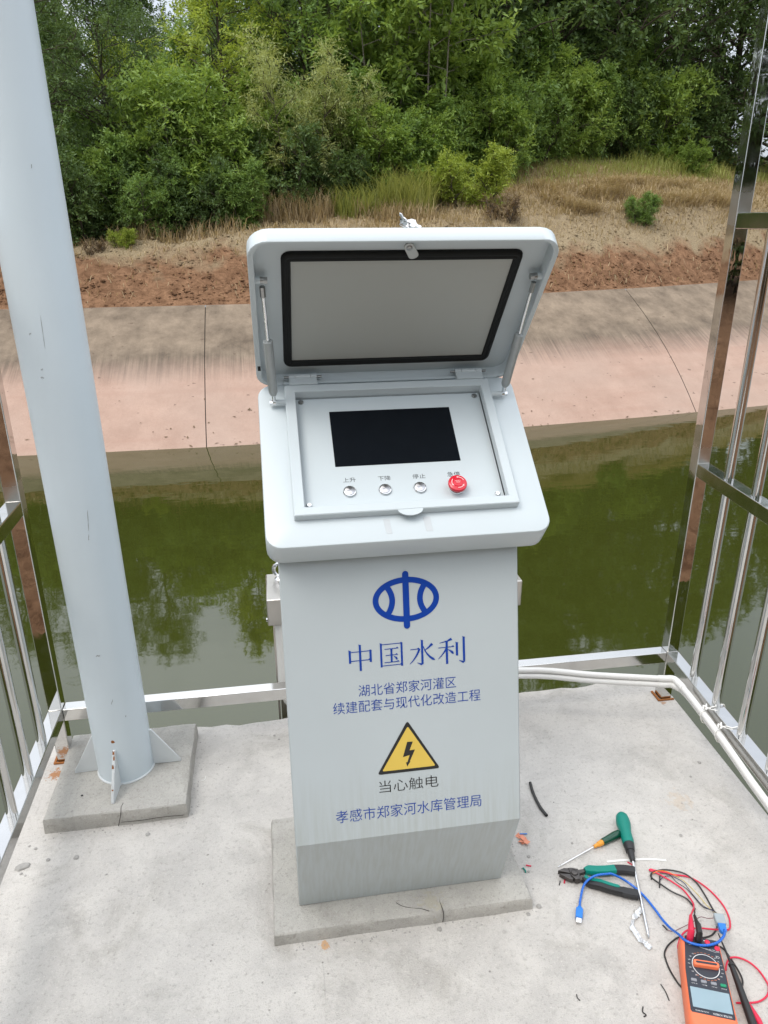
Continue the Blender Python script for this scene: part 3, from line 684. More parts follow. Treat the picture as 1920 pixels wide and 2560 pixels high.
# ================================================================= FOOTINGS
def rough_block(x0, x1, y0, y1, z1, seed, amp=.004, nx=26, ny=18, inset=.006):
    """low cast block with uneven trowelled edges"""
    r = random.Random(seed); mb = MB(); per = []
    def edge(xa, ya, xb, yb, n):
        for i in range(n): per.append((xa+(xb-xa)*i/n, ya+(yb-ya)*i/n))
    edge(x0, y0, x1, y0, nx); edge(x1, y0, x1, y1, ny); edge(x1, y1, x0, y1, nx); edge(x0, y1, x0, y0, ny)
    cx, cy = (x0+x1)/2, (y0+y1)/2
    def wob(p, k, a):
        x, y = p; d = a*(nz(x, y, 14, seed+k) + .7*nz(x, y, 45, seed+k+2)); l = math.hypot(x-cx, y-cy)
        return (x + (x-cx)/l*d, y + (y-cy)/l*d)
    def at(k, a, ins, z, za=0): 
        out = []
        for p in per:
            q = wob(p, k, a); l = math.hypot(q[0]-cx, q[1]-cy); q = (q[0]-(q[0]-cx)/l*ins, q[1]-(q[1]-cy)/l*ins)
            out.append((q[0], q[1], z + za*nz(q[0], q[1], 30, seed)))
        return out
    L = [at(1, amp*.5, -.001, -.004), at(1, amp*.5, 0, z1*.5), at(2, amp*.7, .0015, z1-.004, .0015), at(3, amp*.9, .004, z1-.0008, .0012), at(3, amp*.6, inset+.012, z1, .0006)]
    n = len(per); m_ = 6
    base = L[-1]
    for k in range(1, m_): L.append([(cx + (p[0]-cx)*(1-k/m_), cy + (p[1]-cy)*(1-k/m_), z1 + .0012*nz(p[0]*(1-k/m_), p[1]*(1-k/m_), 16, seed)) for p in base])
    return mb.loft(L, True, True)
pf = mk('concrete_footing', rough_block(-.0587, .5173, 1.1619, 1.4955, .0325, 4), M_foot, loc=(.231, 1.33, 0), label='low cracked concrete footing under the grey control pedestal', cat='footing', sharp=32)
mk('crack', MB().tube(smooth_pts([(.3148,1.2180,.0322),(.3150,1.2056,.0322),(.3095,1.19,.0322),(.3103,1.177,.0322),(.3112,1.163,.0318),(.3116,1.1590,.020),(.3100,1.1585,.004)], 3), .0009, 5).tube(smooth_pts([(.2124,1.2001,.0322),(.2269,1.1881,.0322),(.2502,1.1795,.0322),(.2640,1.1765,.0322),(.281,1.1674,.0322)], 4), .0009, 5), M_crack, pf)
pb_ = mk('concrete_block', rough_block(-.629, -.2737, 1.5716, 1.911, .0439, 9, .004), M_foot, loc=(-.45, 1.74, 0), label='square concrete block under the white steel pole', cat='footing', sharp=32)
mk('crack', MB().tube(smooth_pts([(-.4370,1.600,.0436),(-.4395,1.588,.0434),(-.4380,1.5740,.0420),(-.4400,1.5680,.030),(-.4440,1.5670,.016),(-.4480,1.5670,.002)], 3), .0009, 5), M_crack, pb_)
# crack along the foot of the block
mk('crack', MB().tube(smooth_pts([(-.44,1.5685,.012),(-.39,1.5690,.010),(-.34,1.5688,.013),(-.285,1.5700,.010)], 4), .0007, 5), M_crack, pb_)

# ================================================================= POLE
pole = thing('steel_pole', (-.4505, 1.747, .0439), 'thick white painted round steel pole with rusty scuffs on a concrete block', 'pole')
def pole_c(z): return (-.4500 - .0100*(z-.04), 1.747, z)
mk('shaft', MB().tube([pole_c(z) for z in (.040, .3, .8, 1.4, 2.2, 3.2, 4.6)], [.0735, .0734, .0733, .0732, .072, .070, .067], 56), M_pole, pole, sharp=60)
mk('weld_bead', MB().torus((-.4500, 1.747, .0455), (0,0,1), .0740, .0032, 48, 8), M_gus, pole)
for ang, L in ((-95, .146), (-1, .146), (183, .135), (90, .14)):
    a = math.radians(ang); ex = Vector((math.cos(a), math.sin(a), 0)); ny = Vector((-math.sin(a), math.cos(a), 0)); c = Vector((-.4500, 1.747, 0))
    t = .0075 if ang == -95 else .006
    poly = [c+ex*.066+Vector((0,0,.0445)), c+ex*L+Vector((0,0,.0445)), c+ex*L+Vector((0,0,.0520)), c+ex*.078+Vector((0,0,.158)), c+ex*.066+Vector((0,0,.158))]
    gsx = mk('gusset', MB().prism([p - ny*t/2 for p in poly], ny*t), M_gus, pole, bevel=.001)
    if ang == -95:
        for (z0, z1, w0, w1) in ((.150, .159, -.4, .3), (.138, .150, -.1, .45), (.120, .130, -.45, .2), (.074, .078, -.3, .3)):
            def on(zz, w): 
                k = .078 + (L-.078)*(.158-zz)/(.158-.052); return c + ex*(k+.0006) + ny*(t*w) + Vector((0,0,zz+.0004))
            mk('rust_patch', MB().add([on(z0, w0), on(z0, w1), on(z1, w1*.8), on((z0+z1)/2, w1*.2), on(z1, w0)], [(0,1,2,3,4)]), M_rust, gsx, sharp=0)
def on_pole(ang, z, off=.0004):
    a = math.radians(ang); r = .0733 + off; c = pole_c(z); return Vector((c[0]+r*math.cos(a), c[1]+r*math.sin(a), z))
for pts in ([(-95+d, z) for d, z in ((-3,.184),(0,.189),(4,.186),(5,.181),(1,.179),(-2,.180))], [(-118+d, 1.545+z) for d, z in ((-6,-.002),(0,.001),(9,.004),(10,.005),(0,.003),(-6,0))]):
    mk('rust_patch', MB().add([on_pole(*q) for q in pts], [tuple(range(6))]), M_rust, pole, sharp=0)
M_scr = simple('scratch dirt', (.22,.22,.22), .7)
for (a0, z0, a1, z1, w0) in ((-70, .78, -66, .83, .0011), (-73, .755, -71, .77, .0011), (-97, .445, -88, .446, .0018), (-84, .30, -80, .312, .0012), (-62, .25, -60, .256, .0012), (-104, 1.14, -98, 1.139, .0012), (-101, 1.155, -97, 1.157, .0008), (-62, 1.545, -60, 1.555, .001), (-100, 1.66, -82, 1.78, .0006), (-110, 1.23, -106, 1.232, .0008), (-88, 1.20, -86, 1.27, .0007)):
    w0 *= .6; pts = [on_pole(a0+(a1-a0)*i/5, z0+(z1-z0)*i/5 + .002*math.sin(i*2.1+a0), .0001) for i in range(6)]
    mk('scratch', MB().tube(pts, [w0*.3, w0, w0*.6, w0, w0*.8, w0*.2], 5), M_scr, pole)

# ================================================================= RAILINGS
def rail_set(name, x_of, label, postx, ys, side):
    t = thing(name, (x_of(1.845), 1.845, 0), label, 'railing')
    w = .038
    xo = lambda y: x_of(y) + side*w
    def pbox(y0, y1, z0, z1, ins=0):
        return MB().loft([[(x_of(y)+side*ins, y, z0), (xo(y)-side*ins, y, z0), (xo(y)-side*ins, y, z1), (x_of(y)+side*ins, y, z1)] for y in (y0, y1)])
    mk('corner_post', MB().box(min(x_of(1.845), xo(1.845)), max(x_of(1.845), xo(1.845)), 1.846, 1.884, .0, 2.6), M_post, t, bevel=.0022, seg=3)
    px0, px1 = sorted((x_of(1.845), xo(1.845)))
    mk('foot_plate', MB().box(px0-.010, px1+.006, 1.838, 1.843, .0005, .006).box(px0-.010, px0-.003, 1.843, 1.89, .0005, .006), M_rust, t, bevel=.001)
    for nm, z0, z1 in (('bottom_rail', .140, .178), ('middle_rail', .7636, .8016), ('top_rail', 1.4254, 1.4634)):
        mk(nm, pbox(-2.4, 1.8455, z0, z1), M_rail, t, bevel=.002, seg=3)
    for y in ys:
        x = (x_of(y)+xo(y))/2
        mk('baluster', MB().tube([(x, y, .1782), (x, y, .7634)], .0125, 20).tube([(x, y, .8018), (x, y, 1.4252)], .0125, 20), M_bal, t, sharp=60)
        
    for y in (.62, -.65, -1.9):
        mk('post', MB().box(min(x_of(y), xo(y)), max(x_of(y), xo(y)), y, y+.038, 0, .1398).box(min(x_of(y), xo(y)), max(x_of(y), xo(y)), y, y+.038, .1782, .7634), M_post, t, bevel=.002)
    return t
yl = [1.712 - .1285*i for i in range(12)]
rail_set('railing', lambda y: -.624 - .018*(y-1.845)*0, 'polished stainless railing left of the white pole', 0, yl, -1)
yr = [1.708 - .1335*i for i in range(12)]
rail_set('railing', lambda y: 1.193 + .075*(y-1.845), 'polished stainless railing along the right platform edge with pipes tied to it', 0, yr, 1)
mk('low_rail', MB().box(-.6235, 1.1925, 1.847, 1.884, .1395, .1775), M_rail, loc=(.28, 1.865, .14), label='low square steel rail across the rear edge behind the pedestal', cat='railing', bevel=.002, seg=3)

# ================================================================= PIPES
def pipe_run(dz, dx, r=.0087):
    a = [(.30, 1.825, .184), (.698, 1.824, .181), (.92, 1.772, .174), (1.118, 1.727, .169)]
    b = [(1.152, 1.690, .167), (1.150, 1.60, .163), (1.1405, 1.46, .158), (1.131, 1.36, .154), (1.121, 1.25, .150), (1.085, .80, .14), (1.0, -.3, .12), (.9, -1.6, .10)]
    a = [Vector(p)+Vector((dx*.2, dx*.6, dz)) for p in a]; b = [Vector(p)+Vector((-dx*1.2, 0, dz)) for p in b]
    c = [a[-1], Vector((1.146, 1.7205, .1685))+Vector((dx*.6, dx*.4, dz)), b[0]]
    return a, b, c, r
for dz, dx, lab in ((0, 0, 'upper white plastic pipe tied along the low steel rail'), (-.0178, -.007, 'lower white plastic pipe running beneath the upper one')):
    a, b, c, r = pipe_run(dz, dx)
    t = thing('plastic_pipe', a[-1], lab, 'pipe')
    mk('pipe_length', MB().tube(smooth_pts(a, 5), r, 18), M_pvc, t, sharp=60)
    mk('pipe_length', MB().tube(smooth_pts(b, 5), r, 18), M_pvc, t, sharp=60)
    cc = [a[-1] + (a[-2]-a[-1]).normalized()*.016] + smooth_pts(c, 6) + [b[0] + (b[1]-b[0]).normalized()*.016]
    mk('elbow', MB().tube(cc, r*1.16, 18), M_pvc, t, sharp=60)
for (y, lab, dy) in ((1.560, 'white string knotted round the pipes and rail, nearer the corner', .0), (1.478, 'white string knotted round the pipes and rail, further from the corner', -.012)):
    x = 1.193 + .075*(y-1.845)
    loop = [(x-.0340, y, .160), (x-.0310, y, .169), (x-.0220, y+.001, .1725), (x-.006, y+.002, .1790), (x+.01, y+.004+dy, .1800), (x+.040, y+.006+dy, .1795), (x+.0405, y+.006+dy, .138), (x+.002, y+.004, .1375), (x-.010, y+.001, .1290), (x-.022, y, .1320), (x-.030, y, .146), (x-.0340, y, .158)]
    t = thing('string', (x-.02, y, .18), lab, 'string')
    mk('loop', MB().tube(smooth_pts(loop, 5), .0014, 7), M_string, t)
    mk('knot', MB().tube(smooth_pts([(x-.030,y-.004,.182),(x-.026,y+.004,.187),(x-.020,y-.003,.184),(x-.024,y-.006,.181),(x-.012,y+.012,.184)],4), .0022, 6), M_string, t)
    mk('loose_end', MB().tube(smooth_pts([(x-.018,y,.183),(x-.008,y-.012,.1825),(x+.004,y-.016,.1818)],4) , .0012, 6), M_string, t)

# ================================================================= GATE FRAME beyond the edge
gf = thing('gate_frame', (.36, 2.15, -1.6), 'stainless steel sluice gate frame rising from the water behind the pedestal', 'gate frame')
mk('beam', MB().box(-.0449, .7754, 2.05, 2.235, .272, .364), M_galv, gf, bevel=.004)
mk('bolt', MB().lathe((-.0449, 2.065, .288), (-1,0,0), [(0,.006),(.004,.006),(.005,.004)], 10), M_chrome, gf)
mk('leg', MB().box(-.030, -.024, 2.10, 2.18, -2.2, .271), M_galv, gf)
mk('leg', MB().box(.745, .751, 2.10, 2.18, -2.2, .271), M_galv, gf)
ebt = mk('eye_bolt', MB().lathe((.004, 2.185, .364), (0,0,1), [(0,.020),(.006,.020),(.010,.016),(.014,.010)], 22), M_chrome, gf)
mk('eye', MB().torus((.004, 2.185, .398), (.45, 1, 0), .0235, .0062, 32, 10), M_chrome, ebt)
mk('duct', MB().tube(smooth_pts([(.006,2.085,.2715),(.006,2.085,.12),(.006,2.085,.03),(.022,2.083,-.03),(.075,2.08,-.062),(.18,2.08,-.075),(.35,2.08,-.078)],5), .030, 24), M_pvc, gf, sharp=60)
mk('gate_leaf', MB().box(-.02, .742, 2.135, 2.145, -2.2, .05), M_galv, gf)

# ================================================================= TOOLS ON THE PLATFORM
mm = thing('multimeter', (.787, .911, 0), 'orange and black digital multimeter lying face up with its dial showing', 'multimeter')
MF = Frame((.787, .911, 0), (.926, -.378, 0), (.378, .926, 0), (0, 0, 1))
def meter_out(d, rr=.012):
    pts = []
    tp, bt, wt, wb = .1005, -.0965, .0405, .0455
    for cx, cy, a in ((wb, bt, -90), (wt, tp, 0), (-wt, tp, 90), (-wb, bt, 180)):
        sx, sy = (1 if cx > 0 else -1), (1 if cy > 0 else -1); rx = rr
        for i in range(6):
            t = math.radians(a + 18*i); pts.append((cx - sx*(rx+d) + rx*math.cos(t), cy - sy*(rx+d) + rx*math.sin(t)))
    return pts
face_out = [(.0385, -.0705), (.0395, -.066), (.0385, .02), (.0352, .0955), (.032, .0985), (-.027, .0985), (-.0302, .0955), (-.0385, .02), (-.0405, -.066), (-.0385, -.0705)]
mk('holster', MB().loft([MF.loop(meter_out(.004), .0005), MF.loop(meter_out(.0005), .006), MF.loop(meter_out(0), .022), MF.loop(meter_out(.0008), .038), MF.loop(meter_out(.0028), .0445), MF.loop(meter_out(.0055), .0462)]), M_orange, mm, sharp=50)
mf = mk('faceplate', MB().loft([MF.loop(face_out, h) for h in (.0455, .0468)]), M_face, mm, bevel=.0006)
ld = mk('display', MB().loft([MF.loop(rrect(-.0372, .0378, -.0622, -.0172, .003), h) for h in (.0466, .0471)]), M_face, mf)
mk('display_glass', MB().loft([MF.loop(rrect(-.0352, .0362, -.0600, -.0185, .001), h) for h in (.0470, .0474)]), M_lcd, ld)
dc = MF(.0018, .0325, .0468)
dl = mk('dial', MB().lathe(dc, (0,0,1), [(0,.0262),(.0008,.0262),(.0008,.0250),(.0002,.0248)], 44), M_wprint, mf)
mk('dial_face', MB().lathe(dc, (0,0,1), [(0,.0247),(.0012,.0247),(.0016,.0235)], 44), M_face, mf)
KF = Frame(dc, (.9985*.926+.05*.378, -.378*.9985+.05*.926, 0), (.378, .926, 0), (0,0,1))
kb = MB()
def kpts(a, b, e): return [(-a, -b*.55), (-a*.9, -b), (a*.9, -b), (a, -b*.55), (a, b*.55), (a*.9, b), (-a*.9, b), (-a, b*.55)]
kb.loft([KF.loop(kpts(.0245, .0062, 0), .001), KF.loop(kpts(.0245, .0060, 0), .0085), KF.loop(kpts(.0238, .0052, 0), .0098)])
mk('dial_knob', kb, M_orange, mf, bevel=.0008)
mk('knob_slot', MB().loft([KF.loop(kpts(.0200, .0024, 0), h) for h in (.0096, .0101)]), M_face, mf)
for a, mt in ((-.0257, M_gbtn), (-.0074, M_gbtn), (.0110, M_gbtn), (.0287, M_grbtn)):
    mk('key', MB().loft([MF.loop(rrect(a-.0055, a+.0055, -.0062, -.0002, .0016), .0466), MF.loop(rrect(a-.0053, a+.0053, -.006, -.0004, .0016), .0486), MF.loop(rrect(a-.0046, a+.0046, -.0054, -.001, .0014), .0491)]), mt, mf)
for a, b, r_in in ((.0138, .0905, 1), (.0312, .0795, 1)):
    j = mk('jack', MB().torus(MF(a, b, .0469), (0,0,1), .0045, .0011, 24, 8), M_redw, mf)
    mk('jack_hole', MB().lathe(MF(a, b, .0468), (0,0,1), [(0,.0033),(.0004,.0033)], 18), M_redw, j)
lab = MB(); labo = MB()
def ptm(mb, s, a, b, wd, ht): put_text(mb, MF, s, a-wd/2, a+wd/2, b-ht/2, b+ht/2, .0470, 0, True)
ptm(lab, 'VICTOR VC9807A', .0165, -.0662, .034, .0040); ptm(lab, 'DIGITAL MULTIMETER', -.020, -.0658, .024, .0022)
vals_l = ['20A', '200m', '20m', '2m', '200µ', '20µ', 'OFF']; vals_r = ['2', '20', '200', '750', '1000', '200m', 'Hz']
for i in range(7):
    th = math.radians(-48 + 16*i)
    ptm(lab, vals_r[i], .0018 - .0315*math.cos(th), .0325 + .0315*math.sin(th), .0042, .0022)
    ptm(lab, vals_l[i], .0018 + .0312*math.cos(th), .0325 + .0312*math.sin(th), .0042, .0022)
for i in range(7):
    th = math.radians(232 + 13*i)
    ptm(labo, ['2k', '20k', '200k', '2M', '20M', '200M', '2000M'][i], .0018 + .0312*math.cos(th), .0325 + .0300*math.sin(th), .0046, .0021)
for i in range(6):
    th = math.radians(58 + 13*i)
    ptm(labo, ['20n', '200n', '2µ', '20µ', '200µ', 'hFE'][i], .0018 + .0312*math.cos(th), .0325 + .0300*math.sin(th), .0042, .0020)
ptm(lab, 'CE', .0285, .0590, .0070, .0050)
ptm(lab, 'MAX 1000V', -.018, .0775, .014, .0026); ptm(lab, 'V Ω Hz', -.023, .0820, .010, .0030); ptm(lab, 'COM', -.006, .0838, .008, .0028); ptm(lab, 'mA', .0125, .0830, .005, .0026); ptm(lab, '20A', .0305, .0715, .007, .0026); ptm(lab, 'MAX 20A 10sec', .016, .0735, .020, .0020)
for a, s in ((-.0257, 'PK HOLD'), (-.0074, 'B/L'), (.011, 'DC/AC'), (.0287, 'POWER')): ptm(lab, s, a, -.0100, .010, .0018)
strip(lab, MF, [(-.030,.0790), (-.013,.0790), (-.013,.0835)], .0005, .0470); strip(lab, MF, [(-.004,.0815), (-.004,.0755), (.028,.0690)], .0005, .0470)
spoly(lab, MF, [(.0062,.0935), (.0092,.0935), (.0077,.0905)], .0470)
mk('white_lettering', lab, M_wprint, mf, sharp=0); mk('orange_lettering', labo, M_oprint, mf, sharp=0)

def cord(name, pts, r, mat, parent, n=6, sides=8): return mk(name, MB().tube(smooth_pts(pts, n), r, sides), mat, parent, sharp=60)
# red test lead
P = MF
rl = thing('test_lead', P(-.0206, .0905, .05), 'red multimeter test lead looping beside the meter', 'test lead')
mk('plug', MB().tube([P(-.0206,.0900,.0469), P(-.0206,.0905,.062), P(-.0200,.0925,.067), P(-.0185,.108,.067), P(-.016,.124,.064), P(-.014,.138,.060)], [.0068,.0070,.0066,.0058,.0045,.0032], 14), M_redw, rl)
cord('cord', [P(-.0145,.137,.060), (.853,1.073,.042), (.865,1.089,.024), (.877,1.1075,.012), (.881,1.131,.006), (.878,1.153,.005), (.8675,1.172,.005), (.851,1.1946,.005), (.8355,1.211,.005), (.829,1.2170,.004), (.836,1.2165,.004), (.850,1.2095,.0045), (.8795,1.196,.0035), (.906,1.187,.0035), (.9215,1.1733,.004), (.9357,1.1513,.003), (.9437,1.1264,.003), (.9468,1.1008,.003), (.9443,1.0788,.003), (.937,1.0583,.003), (.925,1.042,.003), (.905,1.040,.008), (.885,1.0405,.012), (.858,1.0495,.010), (.84,1.0506,.010), (.8212,1.046,.010), (.8035,1.0338,.008), (.790,1.016,.004), (.792,1.000,.003)], .0019, M_redw, rl)
cord('cord', [(.842,.8884,.004), (.8653,.8846,.004), (.8876,.8836,.004), (.9108,.8915,.004), (.926,.9075,.004), (.9294,.9244,.004), (.9278,.9468,.004), (.9188,.9652,.004), (.9045,.9761,.004), (.8916,.9782,.005), (.883,.976,.006), (.872,.968,.004), (.862,.955,.003)], .0019, M_redw, rl)
mk('probe', MB().tube([(.858,.895,.008), (.8606,.8787,.010), (.861,.860,.010), (.8600,.8460,.010), (.8590,.835,.010), (.852,.770,.010)], [.003,.0045,.005,.0065,.005,.005], 12), M_redw, rl)
# black test lead
bl = thing('test_lead', P(-.0053, .0935, .05), 'black multimeter test lead with its probe resting along the meter', 'test lead')
mk('plug', MB().tube([P(-.0045,.0880,.0469), P(-.0045,.0890,.060), P(-.0040,.0915,.0665), P(-.0040,.112,.0665), P(-.0050,.119,.0650)], [.0066,.0070,.0064,.0060,.0046], 14).tube([P(-.0050,.117,.0652), P(-.006,.140,.060)], [.0044,.0030], 12), M_blkw, bl)
cord('cord', [P(-.006,.139,.060), (.862,1.082,.030), (.872,1.0935,.014), (.8755,1.1173,.006), (.8705,1.1317,.005), (.8505,1.1508,.005), (.8345,1.175,.005), (.8250,1.1905,.005), (.8235,1.200,.005), (.8290,1.2065,.005), (.8396,1.2095,.006), (.8599,1.2110,.006), (.8859,1.2045,.0055), (.9075,1.1891,.0065), (.9203,1.1647,.004), (.9216,1.1342,.003), (.9187,1.1012,.003), (.916,1.0754,.003), (.9025,1.0521,.003), (.8826,1.0361,.003), (.862,1.0319,.003), (.835,1.035,.003), (.808,1.0415,.003), (.7880,1.0348,.003), (.7701,1.0248,.003), (.7560,1.0105,.003), (.7510,.9937,.003), (.7485,.9753,.003), (.7490,.9560,.003), (.752,.938,.003), (.762,.920,.003)], .0018, M_blkw, bl)
cord('cord', [(.862,.912,.010), (.8720,.9160,.006), (.8826,.9292,.004), (.8866,.9491,.004), (.8869,.976,.004), (.8847,.9997,.004), (.8760,1.0090,.003), (.866,1.008,.003)], .0018, M_blkw, bl)
pr = [Vector(p) for p in ((.8760,1.0135,.034), (.8680,.9700,.033), (.8640,.9480,.031), (.8560,.9060,.025), (.8430,.8390,.014), (.8380,.806,.009))]
mk('probe', MB().tube([pr[0], pr[1], pr[2]], [.0012, .0022, .0030], 10).tube([pr[2], pr[2]+(pr[3]-pr[2])*.08, pr[3], pr[4], pr[5]], [.0040, .0052, .0066, .0085, .008], 14).tube([pr[2]+(pr[3]-pr[2])*.02, pr[2]+(pr[3]-pr[2])*.10], .0062, 14), M_blk, bl)

# blue USB cable
uc = thing('usb_cable', (.622, 1.1448, 0), 'translucent blue usb cable curling from the pliers to the multimeter', 'cable')
cord('cord', [(.6222,1.142,.005), (.6250,1.149,.005), (.634,1.1655,.006), (.6535,1.192,.018), (.6820,1.203,.026), (.715,1.204,.026), (.7282,1.202,.024), (.7577,1.1900,.010), (.7781,1.1568,.006), (.7870,1.1177,.006), (.7890,1.0831,.010), (.7900,1.0520,.020), (.7880,1.0220,.040), (.7890,1.0000,.0495), (.8030,.9872,.0505), (.8263,.9806,.0505), (.8519,.9828,.0505), (.8728,.9940,.050), (.8815,1.0030,.049), (.8860,1.0110,.046)], .0027, M_bluew, uc, 8, 12)
UF = Frame((.6222, 1.143, .006), Vector((.0215, .045, 0)).cross(Vector((0,0,1))), (.0215, .045, 0), (0,0,1))
mk('plug_cover', MB().loft([UF.loop(rrect(-.0032,.0032,-.0005,.0005,.0003,2), 0)]*0 + [[UF(x*w_, b, z*hh) for x, z in ((-1,-1),(1,-1),(1,1),(-1,1))] for b, w_, hh in ((.004,.0030,.0030),(-.001,.0050,.0040),(-.004,.0076,.0048),(-.0260,.0076,.0048),(-.0275,.0070,.0042))]), M_bluep, uc, bevel=.0008)
mk('metal_shell', MB().loft([[UF(x*.0060, b, z*.0024) for x, z in ((-1,-1),(1,-1),(1,1),(-1,1))] for b in (-.0270, -.0400)]), M_chrome, uc, bevel=.0004)
AF = Frame((.889, 1.020, .038), Vector((.30, .954, 0)).cross(Vector((0,0,1))), (.30, .954, 0), (0,0,1))
mk('plug_cover', MB().loft([[AF(x*w_, b, z*hh) for x, z in ((-1,-1),(1,-1),(1,1),(-1,1))] for b, w_, hh in ((-.012,.0034,.0034),(-.006,.0070,.0048),(.010,.0076,.0050))]), M_bluep, uc, bevel=.0008)
mk('adapter', MB().loft([[AF(x*.0105, b, z*.0058) for x, z in ((-1,-1),(1,-1),(1,1),(-1,1))] for b in (.0095, .034)]), M_clear, uc, bevel=.0012)
# thin jumper wires
jw = thing('jumper_wires', (.83, 1.205, 0), 'bundle of thin coloured jumper wires with black sleeves running to the adapter', 'wires')
cord('wire', [(.8481,1.2036,.006), (.8675,1.1959,.006), (.8752,1.1746,.004), (.8874,1.1552,.004), (.8936,1.1328,.003), (.8986,1.1028,.004), (.913,1.0862,.010), (.9020,1.055,.034)], .0009, M_blkw, jw, 5, 6)
cord('wire', [(.8403,1.1866,.003), (.8527,1.1935,.004), (.87,1.1929,.004), (.8839,1.1828,.003), (.8919,1.1693,.003), (.8934,1.1517,.003), (.8960,1.13,.003), (.9010,1.105,.004), (.912,1.082,.012), (.900,1.054,.036)], .0008, M_wireb, jw, 5, 6)
cord('wire', [(.8311,1.206,.005), (.8492,1.2087,.007), (.8679,1.2034,.006), (.8844,1.1905,.004)], .0011, M_wireo, jw, 5, 6)
cord('wire', [(.8844,1.1905,.004), (.8966,1.1708,.003), (.9058,1.1368,.003), (.9102,1.1026,.004), (.912,1.0796,.012), (.905,1.056,.036)], .0008, M_wirey, jw, 5, 6)
cord('wire', [(.789,1.0635,.003), (.7990,1.0545,.006), (.8228,1.0575,.010), (.8490,1.0630,.014), (.8700,1.0690,.018), (.8806,1.0570,.026), (.896,1.048,.037)], .0008, M_wirep, jw, 5, 6)
for a, b in (((.8295,1.2081,.004), (.8215,1.1925,.002)), ((.8465,1.1995,.004), (.8290,1.1680,.002)), ((.7865,1.0745,.003), (.7905,1.0615,.003))):
    mk('sleeve', MB().tube([a, b], .0016, 6), M_blk, jw)
cord('sleeve', [(.8290,1.2170,.004), (.8330,1.2180,.004), (.8370,1.2165,.004)], .0024, M_redw, jw, 3, 8)

# screwdrivers
bs_ = thing('screwdriver', (.816, 1.30, 0), 'large phillips screwdriver with teal and black grip, shaft pointing towards the viewer', 'screwdriver')
d = Vector((.7424-.8053, 1.0558-1.2504, 0)).normalized(); hd_ = Vector((.834, 1.3800, .0185)); n0 = Vector((.7975, 1.2400, .0125))
hx = (n0-hd_).normalized(); L = (n0-hd_).length
mk('grip', MB().lathe(hd_ - hx*.004, hx, [(0,.004),(.003,.010),(.010,.0148),(.022,.0170),(.034,.0176),(.046,.0160),(.058,.0138),(.070,.0138),(.086,.0142),(.098,.0136)], 28), M_teal, bs_)
mk('collar', MB().lathe(hd_ + hx*.093, hx, [(0,.0132),(.004,.0132),(.022,.0108),(.0225,.0090),(L-.098,.0066),(L-.094,.0060)], 24), M_blk, bs_)
mk('shaft', MB().tube([n0-hx*.004, (.7440,1.0600,.0034)], .0033, 14).tube([(.7440,1.0600,.0034),(.7425,1.0555,.0034),(.7405,1.0495,.0032)], [.0033,.0028,.0010], 8), M_chrome, bs_)
mk('tip', MB().tube([(.7462,1.0668,.0035),(.7426,1.0556,.0034),(.7404,1.0490,.0032)], [.0034,.0029,.0010], 4), M_bolt, bs_)
ss_ = thing('screwdriver', (.77, 1.32, 0), 'small screwdriver with dark green handle and amber collar', 'screwdriver')
a0 = Vector((.8085, 1.3310, .0105)); a1 = Vector((.6179, 1.2625, .0018)); v0 = Vector((.7490,1.3095,.0090)); hx = (v0-a0).normalized()
mk('handle', MB().lathe(a0, hx, [(0,.004),(.002,.0074),(.006,.0098),(.018,.0104),(.034,.0096),(.050,.0088),(.058,.0086),(.060,.0078)], 12), M_dkgr, ss_, sharp=50)
mk('collar', MB().lathe(a0+hx*.060, hx, [(0,.0066),(.004,.0072),(.014,.0062),(.015,.0048),(.028,.0040)], 18), M_amber, ss_)
mk('shaft', MB().tube([a0+hx*.086, a1 + (a0-a1)*.06], .0017, 10).tube([a1+(a0-a1)*.06, a1+(a0-a1)*.02, a1], [.0017,.0016,.0006], 8), M_chrome, ss_)

# diagonal pliers
pl = thing('pliers', (.69, 1.20, 0), 'diagonal cutting pliers with teal and black grips lying open', 'pliers')
def ribbon_solid(center, halfw, z0, z1, ins=.25):
    """grip following a centre line, rounded section"""
    n = len(center); loops = []
    C_ = [Vector((p[0], p[1], 0)) for p in center]
    for i in range(n):
        t = (C_[min(i+1,n-1)]-C_[max(i-1,0)]).normalized(); s = Vector((-t.y, t.x, 0)); wd = halfw[i] if hasattr(halfw, '__len__') else halfw
        zc = (z0+z1)/2; hz = (z1-z0)/2
        loops.append([C_[i] + s*(wd*cx) + Vector((0,0,zc+hz*cz)) for cx, cz in ((-1,-.45),(-.75,-1),(.75,-1),(1,-.45),(1,.45),(.75,1),(-.75,1),(-1,.45))])
    return MB().loft(loops)
upc = smooth_pts([(.672,1.2320,0),(.684,1.2330,0),(.700,1.2290,0),(.722,1.2260,0),(.745,1.2250,0)], 4)
mk('grip', ribbon_solid([p for p in upc], [.0062+.0050*min(1, i/4) for i in range(len(upc))], .004, .019), M_teal, pl)
upe = smooth_pts([(.745,1.2250,0),(.765,1.2215,0),(.782,1.2155,0),(.789,1.2125,0)], 4)
mk('grip_end', ribbon_solid(upe, [.0115]*(len(upe)-2)+[.0105,.0070], .004, .0185), M_blk, pl)
loc_ = smooth_pts([(.662,1.2130,0),(.666,1.2035,0),(.675,1.1955,0),(.690,1.1880,0),(.712,1.1745,0),(.734,1.1635,0)], 4)
mk('grip', ribbon_solid(loc_, [.0068+.0035*min(1, i/6) for i in range(len(loc_))], .004, .0185), M_blk, pl)
lin_ = smooth_pts([(.664,1.2135,0),(.669,1.2060,0),(.679,1.2010,0),(.694,1.1945,0),(.714,1.1815,0),(.731,1.1725,0)], 4)
mk('grip_inlay', ribbon_solid(lin_, [.0052]*(len(lin_)-1)+[.003], .006, .0196), M_teal, pl)
